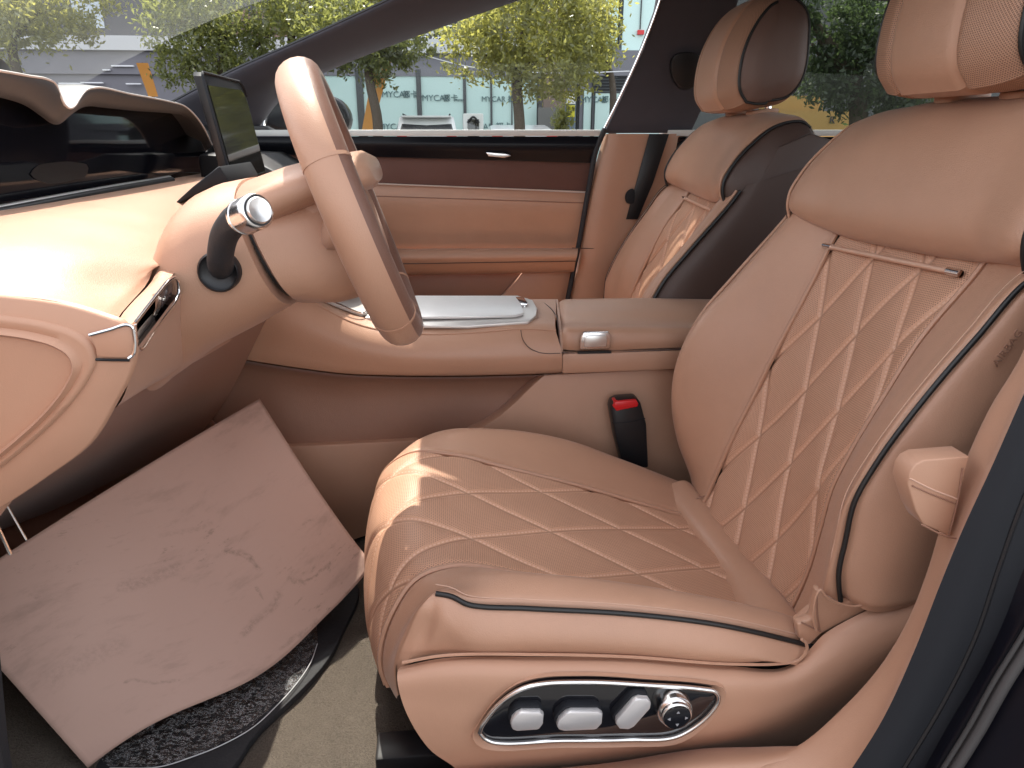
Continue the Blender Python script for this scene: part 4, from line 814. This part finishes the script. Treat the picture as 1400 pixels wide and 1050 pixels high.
cr_ = n_.M('SUBTRACT', 1.0, n_.ramp(n_.M('ABSOLUTE', n_.M('SUBTRACT', n_.noise(58, 5, .75, mpf.outputs[0]), .5)), .0, .022)); df_ = n_.node('ShaderNodeBsdfDiffuse'); df_.inputs[0].default_value = (.8, .8, .82, 1); m2 = n_.node('ShaderNodeMixShader')
n_.lk(n_.M('MULTIPLY', cr_, .5), m2.inputs[0]); n_.lk(mx.outputs[0], m2.inputs[1]); n_.lk(df_.outputs[0], m2.inputs[2]); n_.lk(m2.outputs[0], n_.n['Material Output'].inputs[0]); FILM = n_.m
fo = [(150,1050),(220,1048),(262,1035),(300,1020),(345,995),(378,965),(405,935),(425,905),(434,880)]
fi = [(60,960),(120,930),(190,900),(260,870),(310,850),(350,830),(380,815),(410,800),(430,790)]
loft('plastic_film', [[WZ(x, y, .268 + .004 * math.sin(i * 2.1)) for i, (x, y) in enumerate(fi)], [WZ((x + X2) / 2, (y + Y2) / 2, .264) for (x, y), (X2, Y2) in zip(fi, fo)], [WZ(x + random.uniform(-3, 3), y + random.uniform(-3, 3), .262) for x, y in fo]], 60, 14, FILM, None, disp=lambda U, V: .0022 * np.sin(U * 260 + 3 * np.sin(V * 60)) * np.sin(V * 180 + U * 90) + .002 * rng.standard_normal(U.shape) * .5, out=(0, 0, 1))
film = bpy.data.objects['plastic_film']; tag(film, 'crumpled clear plastic film sticking out from under the brown paper mat', 'plastic film')
tube('film_edge', [WZ(x, y, .266) for x, y in fo], .0007, plain('film_fold', (.55, .55, .57), rough=.3), film, n=5, k=10)
mat_o = [(-80,840),(0,915),(60,975),(130,1060),(300,1066),(352,1000),(410,945),(446,905),(470,860),(490,800),(430,760),(200,900)]
mt = slab('floor_mat', rpoly([WZ(x, y, .2605) for x, y in mat_o], 80), .012, plain('black_mat', (.016, .016, .019), rough=.75, bump=.0012, bscale=160), None, .003, dirv=(0, 0, -1)); tag(mt, 'black rubber floor mat lying under the brown paper and plastic film', 'floor mat')

# ------------------------------------------------------------------ OUTSIDE
gm = NT('asphalt'); gm.base(gm.mix(gm.noise(1.5, 5, .7), (.085, .083, .08), (.125, .12, .115))); gm.set(rough=.9); gm.bump(gm.noise(60, 3), .004, .6)
gr = mesh('ground', [(-150, -150, 0), (150, -150, 0), (150, 200, 0), (-150, 200, 0)], [(0, 1, 2, 3)], gm.m, smooth=False); gr['kind'] = 'structure'
def at(px, py, Y): return W(px, py, Y)
FY = 26.0
bld = thing('building', 'grey shop building with frosted teal storefront beyond the car park', 'building', (0, FY, 0))
FASC = plain('grey_cladding', (.17, .165, .19), rough=.6, var=.1, scale=2); BRK = plain('brown_render', (.17, .12, .10), rough=.8)
DARKS = plain('dark_band', (.07, .068, .08), rough=.6); FROST = plain('frosted_teal_glass', (.50, .66, .63), rough=.22, var=.05, scale=.6); MULL = plain('dark_mullion', (.05, .055, .06), rough=.5)
PALEG = plain('pale_teal_glass', (.58, .76, .74), rough=.15, var=.05, scale=.5); LOUV = plain('louvre_grey', (.16, .18, .2), rough=.6)
def fbox(name, x0, y0, x1, y1, Y, t, m, parent, label=None):
    a = at(x0, y1, Y); b = at(x1, y0, Y); z0 = max(a[2], 0) if y1 > 215 else a[2]
    return box(name, (a[0], Y, z0), (b[0], Y + t, b[2]), m, parent, label=label)
fbox('wall', -900, -700, 1900, 222, FY, 6, FASC, bld)
fbox('fascia', -900, 58, 742, 94, FY - .12, .12, FASC, bld); fbox('fascia_edge', -900, 55, 742, 58, FY - .3, .3, plain('pale_edge_strip', (.5, .5, .52), rough=.5), bld)
fbox('dark_band', -900, -20, 742, 55, FY - .06, .06, DARKS, bld)
wpx = [430, 494, 574, 636, 672, 700, 735]
for i in range(len(wpx) - 1): fbox('shop_window', wpx[i] + .6, 95, wpx[i+1] - .6, 222, FY - .08, .08, FROST, bld)
for x in wpx: fbox('mullion', x - .8, 95, x + .8, 222, FY - .14, .14, MULL, bld)
fbox('column', 742, -60, 778, 222, FY - .35, .35, BRK, bld)
fbox('shop_window', 796, 122, 809, 222, FY - .08, .08, FROST, bld); fbox('shop_window', 811, 128, 905, 222, FY - .08, .08, FROST, bld)
fbox('mullion', 808.6, 110, 811, 222, FY - .14, .14, MULL, bld)
lv = fbox('louvre', 811, 104, 905, 126, FY - .10, .10, LOUV, bld)
for k in range(5): fbox('louvre_slat', 811, 105 + k * 4.2, 905, 107 + k * 4.2, FY - .16, .06, SEAL, lv)
fbox('fascia', 778, 70, 1000, 103, FY - .2, .2, FASC, bld)
fbox('upper_glazing', 820, -40, 848, 60, FY - .12, .12, PALEG, bld); fbox('upper_glazing', 850, -40, 1000, 69, FY - .14, .14, PALEG, bld)
fbox('mullion', 847.6, -40, 850.4, 60, FY - .2, .2, MULL, bld); fbox('mullion', 876, -40, 879, 40, FY - .2, .06, MULL, bld); fbox('red_bracket', 872, 41, 881, 47, FY - .25, .1, RED, bld)
fbox('entrance_door', 735, 147, 778, 222, FY - .36, .02, plain('dark_door', (.13, .125, .12), rough=.4), bld)
LET = plain('dark_teal_letter', (.09, .16, .17), rough=.6)
def sign_text(x, y, s, h, Y=FY - .10, m=LET): p = at(x, y, Y); return text('sign_lettering', s, h, (p[0], Y, p[2]), m, bld)
for x, y in ((541, 133), (596, 138), (812, 140)): sign_text(x, y, 'MYCAR', .27); sign_text(x + 20, y, '\u90fd\u5361', .25); sign_text(x + 32, y, 'mycar', .12)
sign_text(686, 139, 'MYCAR \u90fd\u5361', .24); sign_text(537, 177, 'MYCAR', .27); sign_text(676, 177, 'CAR \u90fd\u5361', .27)
LW = plain('white_letter', (.75, .75, .78), rough=.6); sign_text(597, 55, '\u5c40\u70b8\u5802', .42, FY - .12, LW)
BRL = plain('brown_letter', (.20, .13, .10), rough=.6)
for x, y, s in ((305, 48, '\u5370'), (334, 48, '\u8c61'), (356, 50, '\u25ce'), (384, 50, '\u4e91')): sign_text(x, y, s, .95, FY - .12, BRL)
# windows and stripes of the building seen through the windscreen
fbox('upper_glazing', 103, -60, 127, 38, FY - .1, .1, plain('pale_blue_glass', (.45, .5, .56), rough=.2), bld); fbox('shop_window', 60, 82, 136, 94, FY - .1, .1, PALEG, bld)
for x0, x1, y in ((152, 182, 90), (140, 150, 95.5), (172, 192, 114.5), (80, 112, 114), (110, 140, 113)): fbox('light_strip', x0, y - .8, x1, y + .8, FY - .2, .1, LW, bld)
for x0, x1, y in ((614, 640, 27), (611, 620, 35.5)): fbox('light_strip', x0, y - .8, x1, y + .8, FY - .2, .1, LW, bld)

def vehicle(name, label, cat, x0, x1, ytop, Y, length, m, suv):
    a = at(x0, ytop, Y); b = at(x1, ytop, Y); w = b[0] - a[0]; xc = (a[0] + b[0]) / 2; h = a[2]
    t = thing(name, label, cat, (xc, Y, 0))
    prof = [(0, .42), (0, .85), (.06, 1.0), (.42 if suv else .9, h - .08), (.7 if suv else 1.5, h), (length * .5, h), (length * .68, .98), (length * .98, .85), (length, .45)]
    R = []
    for s, k in ((-1, .0), (-.97, .05), (-.9, .1), (0, .12), (.9, .1), (.97, .05), (1, 0)):
        R.append([(xc + s * w / 2 * (1 - .13 * max(0, (z - .9) / max(h - .9, .01))), Y + d + (.06 - k * .5), z - (.03 if abs(s) > .95 else 0)) for d, z in prof])
    bdy = rings('body', R, m, t)
    z0, z1 = 1.02, h - .14
    wq = [(xc + s * w * .43 * (1 - .10 * q), Y + (.06 + (.36 if suv else .8) * q) - .03, z0 + (z1 - z0) * q) for s, q in ((-1, 0), (1, 0), (1, 1), (-1, 1))]
    slab('rear_window', wq, .02, plain('car_tinted_glass', (.03, .032, .036), rough=.25, spec=.3), t)
    if suv: slab('spoiler', [(xc + s * w * .40, Y + d, h - .06) for s, d in ((-1, .22), (1, .22), (1, .6), (-1, .6))], .05, m, t, .01, dirv=(0, 0, 1))
    for sx in (-1, 1):
        slab('tail_light', [(xc + sx * w * .30, Y - .01, .80), (xc + sx * w * .47, Y, .80), (xc + sx * w * .47, Y, .93), (xc + sx * w * .32, Y - .01, .93)], .04, RED, t)
        if suv: tube('roof_bar', [(xc + sx * w * .38, Y + .6, h + .03), (xc + sx * w * .38, Y + 2.3, h + .03)], .02, SEAL, t, spline=False)
        for d in (.8, length - .9):
            cc = np.array([xc + sx * w * .44, Y + d, .33]); tt = np.linspace(0, 2*math.pi, 24, endpoint=False)
            ty = rings('wheel', [cc + np.stack([np.full(24, o_), np.cos(tt) * .33, np.sin(tt) * .33], 1) for o_ in (-.1, .1)], SOFTBLK, t)
            rings('wheel_rim', [cc + np.stack([np.full(24, o_), np.cos(tt) * .21, np.sin(tt) * .21], 1) for o_ in (-.11, .11)], ALU, ty)
    return t
vehicle('parked_car', 'white SUV with a dark rear window parked facing the storefront', 'car', 539, 626, 157, 20.0, 4.6, WHITE, True)
vehicle('parked_car', 'low white saloon parked at right of the white charging post', 'car', 670, 765, 170, 20.5, 4.7, WHITE, False)
post = thing('charging_post', 'white charging post with dark screen between the two white cars', 'charging post', tuple(np.array(at(647, 182, 18.5)) * [1, 1, 0]))
a = at(633, 155, 18.5); b = at(661, 155, 18.5)
box('cabinet', (a[0], 18.5, 0), (b[0], 18.9, a[2]), WHITE, post, .03); c0_ = at(639, 163, 18.5); c1_ = at(655, 178, 18.5)
box('post_screen', (c0_[0], 18.47, c1_[2] - .3), (c1_[0], 18.5, c0_[2]), GLOSS, post, .01); tube('cable_handle', [(c0_[0], 18.46, c0_[2] - .08), ((c0_[0]+c1_[0])/2, 18.44, c0_[2] + .05), (c1_[0], 18.46, c0_[2] - .08)], .025, SEAL, post)
ORG = plain('orange_banner', (.62, .27, .055), rough=.7)
def flag(x0, x1, x2, x3, ya, yb, Y, label):
    t = thing('banner_flag', label, 'banner', tuple(np.array(at((x2 + x3) / 2, yb, Y)) * [1, 1, 0]), 'orange banners')
    slab('banner_cloth', [at(x0, ya, Y), at(x1, ya, Y), at(x3, yb, Y), at(x2, yb, Y)], .02, ORG, t)
    p = at((x2 + x3) / 2, yb, Y); tube('banner_pole', [(p[0], Y + .05, 0), at((x2 + x3) / 2, yb, Y + .05), at((x0 + x1) / 2, ya, Y + .05)], .03, SEAL, t, spline=False)
    return t
fl = flag(512, 534, 494, 508, 84, 182, 19.5, 'slanting orange banner behind the street tree trunk')
p = at(517, 110, 19.48); text('banner_mark', '\u8f66', .5, (p[0], 19.47, p[2]), SEAL, fl)
flag(186, 202, 203, 216, 86, 132, 19.5, 'short orange banner seen through the windscreen')
nb = thing('notice_board', 'white and yellow notice on a dark board beside the brown column', 'notice board', tuple(np.array(at(785, 182, 24)) * [1, 1, 0]))
fbox('board', 772, 128, 790, 222, 24.0, .12, plain('bluegrey_board', (.16, .2, .25), rough=.6), nb); fbox('white_notice', 775, 127, 787, 142, 23.96, .04, WHITE, nb); nt = fbox('yellow_notice', 775, 144, 786, 160, 23.95, .05, plain('yellow_sign', (.75, .68, .04), rough=.5), nb)
p = at(780.5, 151.5, 23.9); text('notice_text', '\u505c\u8f66', .17, (p[0], 23.92, p[2]), SEAL, nt); p = at(780.5, 157, 23.9); text('notice_text', 'P', .15, (p[0], 23.92, p[2]), SEAL, nt)
lp = thing('sign_post', 'dark square post standing beside the yellow notice', 'post', tuple(np.array(at(793.5, 182, 22.5)) * [1, 1, 0])); fbox('post_shaft', 787, 20, 796, 222, 22.5, .2, SEAL, lp)
hd = thing('hoarding', 'tan hoarding with a dark letter R seen through the rear door window', 'hoarding', tuple(np.array(at(1110, 182, 15)) * [1, 1, 0]))
YEL = plain('tan_hoarding', (.62, .36, .12), rough=.6); fbox('hoarding_panel', 1060, 152, 1168, 215, 15.0, .1, YEL, hd); fbox('hoarding_panel', 1040, 131, 1127, 152, 15.2, .1, YEL, hd)
p = at(1138, 169, 14.95); text('hoarding_letter', 'R', .20, (p[0], 14.97, p[2]), DARKS, hd)
for k in range(2): fbox('hoarding_leg', 1066 + k * 90, 200, 1072 + k * 90, 222, 15.12, .08, SEAL, hd)
rb = thing('building', 'reddish brown tower block behind the trees at right', 'building', tuple(np.array(at(1150, 182, 60)) * [1, 1, 0]))
w_ = fbox('wall', 1108, -300, 1300, 200, 60, 8, plain('red_brown_wall', (.20, .10, .09), rough=.8), rb)
for k in range(5):
    for j in range(6): fbox('window', 1120 + j * 28, -60 + k * 44, 1134 + j * 28, -35 + k * 44, 59.9, .1, SEAL, rb)

BARK = plain('bark', (.075, .055, .04), rough=.9, bump=.02, bscale=12, var=.3)
LEAF = [leafmat('leaf_yellow_green', (.12, .14, .035), (.27, .27, .085)), leafmat('leaf_green', (.08, .11, .035), (.19, .21, .075)), leafmat('leaf_deep_green', (.035, .065, .03), (.075, .11, .05))]
def tree(label, x, ybase_Y, crowns, lm, trunk_px=None, n=7000, ls=.10, tr=.13):
    Y = ybase_Y; b = np.array(at(x, 182, Y)); b[2] = 0
    t = thing('street_tree', label, 'tree', tuple(b), 'street trees')
    cs = []
    for (cx, cy, rx_, ry_) in crowns:
        c = np.array(at(cx, cy, Y)); s = Y / 1000 * 1.03; cs.append((c, rx_ * s, ry_ * s))
    topc = max(cs, key=lambda q: q[0][2]); low = min(c[2] - rz * .3 for c, _, rz in cs)
    fork = b + np.array([random.uniform(-.1, .1), 0, low])
    trunk = tube('trunk', [b, (b + fork) / 2 + np.array([.06, 0, 0]), fork, topc[0]], [tr, tr * .85, tr * .7, tr * .25], BARK, t, n=10)
    for c, rx_, rz in cs:
        tube('limb', [fork, (fork + c) / 2 + np.array([0, .2, .1]), c], [tr * .5, tr * .35, tr * .12], BARK, trunk, n=7)
    tot = sum(rx_ * rx_ * rz for _, rx_, rz in cs); V = []; Fs = []
    for c, rx_, rz in cs:
        k = int(n * rx_ * rx_ * rz / tot); ncl = max(14, k // 45)
        d = rng.standard_normal((ncl, 3)); d /= np.linalg.norm(d, axis=1, keepdims=True); rad = rng.uniform(.35, 1.0, ncl) ** .6
        ctr = c + d * rad[:, None] * np.array([rx_, rx_ * .9, rz]); csz = rng.uniform(.16, .34, ncl) * (rx_ + rz) * .5
        w = rng.integers(0, ncl, k); P = ctr[w] + rng.standard_normal((k, 3)) * csz[w][:, None] * np.array([.6, .6, .42])
        A = rng.standard_normal((k, 3)); A[:, 2] -= .4; A /= np.linalg.norm(A, axis=1, keepdims=True); Bv = np.cross(A, rng.standard_normal((k, 3))); Bv /= np.linalg.norm(Bv, axis=1, keepdims=True)
        L = ls * rng.uniform(.6, 1.3, k)[:, None]
        base_i = len(V) * 1
        q = np.stack([P - A * L, P + Bv * L * .42, P + A * L, P - Bv * L * .42], 1).reshape(-1, 3)
        off = sum(len(v) for v in V); V.append(q); Fs += [(off + 4*i, off + 4*i + 1, off + 4*i + 2, off + 4*i + 3) for i in range(k)]
    mesh('crown', np.vstack(V), Fs, lm, t, smooth=False)
    return t
tree('yellow-green street tree standing behind the white SUV and charging post', 706, 15.5, [(725, 30, 100, 62), (650, 72, 42, 45), (745, 88, 75, 48), (730, -20, 70, 50), (800, 40, 45, 60)], LEAF[0], n=17000, ls=.058)
tree('street tree with a bare dark trunk in front of the orange banner', 514, 17.0, [(500, 70, 52, 34), (555, 55, 40, 30), (465, 45, 50, 42), (590, 32, 22, 14)], LEAF[1], n=9000, ls=.06)
tree('pale green street tree above the passenger end of the windscreen', 310, 17.5, [(265, 55, 62, 50), (335, 85, 38, 38), (300, 0, 85, 55), (240, 95, 30, 26), (380, 40, 30, 40)], LEAF[1], n=12000, ls=.06)
tree('street tree seen through the top of the windscreen beside the far roof pillar', 420, 19.0, [(425, 15, 50, 42), (470, -10, 50, 40)], LEAF[0], n=5500, ls=.065)
tree('tree at the far left seen through the hazy windscreen', 40, 18.0, [(40, 25, 70, 40), (80, 0, 60, 45), (-30, 30, 70, 50)], LEAF[0], n=8000, ls=.065)
tree('large dark green tree beyond the rear door window', 1170, 11.0, [(1180, 95, 62, 60), (1130, 110, 40, 42), (1200, 30, 60, 50), (1250, 120, 60, 60), (1110, 60, 26, 30), (1100, 10, 30, 40)], LEAF[2], n=16000, ls=.045, tr=.16)
tree('thin green tree above the dark post and louvred shop front', 836, 21.5, [(800, 95, 22, 24), (820, 60, 24, 34), (785, 60, 26, 40)], LEAF[0], n=3500, ls=.065)
bush = thing('bush', 'small yellow-green bush beside the blue-grey notice board', 'bush', tuple(np.array(at(768, 182, 23)) * [1, 1, 0])); V = []; Fs = []
c = np.array(at(768, 167, 23)); P = c + rng.standard_normal((500, 3)) * np.array([.12, .12, .22])
for i, p in enumerate(P):
    A = rng.standard_normal(3) * .06; Bv = rng.standard_normal(3) * .03; V += [p - A, p + Bv, p + A, p - Bv]; Fs.append((4*i, 4*i+1, 4*i+2, 4*i+3))
mesh('foliage', V, Fs, LEAF[0], bush, smooth=False); box('planter', (c[0] - .2, 22.85, 0), (c[0] + .2, 23.2, c[2] - .25), SEAL, bush, .02)
cab = tube('overhead_cable', [at(560, 70, 20), at(640, 91, 20), at(760, 100, 20), at(870, 97, 20)], .012, LW, None, n=5); tag(cab, 'thin pale cable strung across the shop front between the trees', 'cable')

# ------------------------------------------------------------------ CAMERA, LIGHT
cam = bpy.data.cameras.new('camera'); co = bpy.data.objects.new('camera', cam); COL.objects.link(co); SC.camera = co
cam.sensor_width = 36; cam.lens = 36 * F / 1400; cam.clip_start = .02; cam.clip_end = 600
Rm = Matrix(((_r[0], _u[0], -_f[0]), (_r[1], _u[1], -_f[1]), (_r[2], _u[2], -_f[2]))); co.matrix_world = Matrix.Translation(Vector(CAM)) @ Rm.to_4x4()
S = Vector((-.10, .56, 1.0)).normalized()
sun = bpy.data.lights.new('sun', 'SUN'); sun.energy = 2.05; sun.angle = math.radians(.5); sun.color = (1, .93, .82)
so = bpy.data.objects.new('sun', sun); COL.objects.link(so); so.rotation_euler = S.to_track_quat('Z', 'Y').to_euler(); so.location = (0, 0, 20)
w = bpy.data.worlds.new('World'); SC.world = w; w.use_nodes = True; nt_ = w.node_tree; bg = nt_.nodes['Background']
sky = nt_.nodes.new('ShaderNodeTexSky'); sky.sky_type = 'NISHITA'; sky.sun_disc = False; sky.sun_elevation = math.asin(S.z); sky.sun_rotation = math.atan2(S.x, S.y); sky.dust_density = 2.0; sky.air_density = 1.0; sky.ozone_density = .6
hs = nt_.nodes.new('ShaderNodeHueSaturation'); hs.inputs['Saturation'].default_value = .22; nt_.links.new(sky.outputs[0], hs.inputs['Color']); nt_.links.new(hs.outputs[0], bg.inputs[0]); bg.inputs[1].default_value = .15
vs = SC.view_settings; vs.view_transform = 'Standard'; vs.look = 'None'; vs.exposure = 2.0; vs.gamma = 1; vs.use_curve_mapping = False
SC.render.engine = 'CYCLES'; SC.cycles.max_bounces = 10; SC.cycles.diffuse_bounces = 5; SC.cycles.glossy_bounces = 4; SC.cycles.transparent_max_bounces = 16; SC.cycles.caustics_reflective = False; SC.cycles.caustics_refractive = False; SC.cycles.sample_clamp_indirect = 6
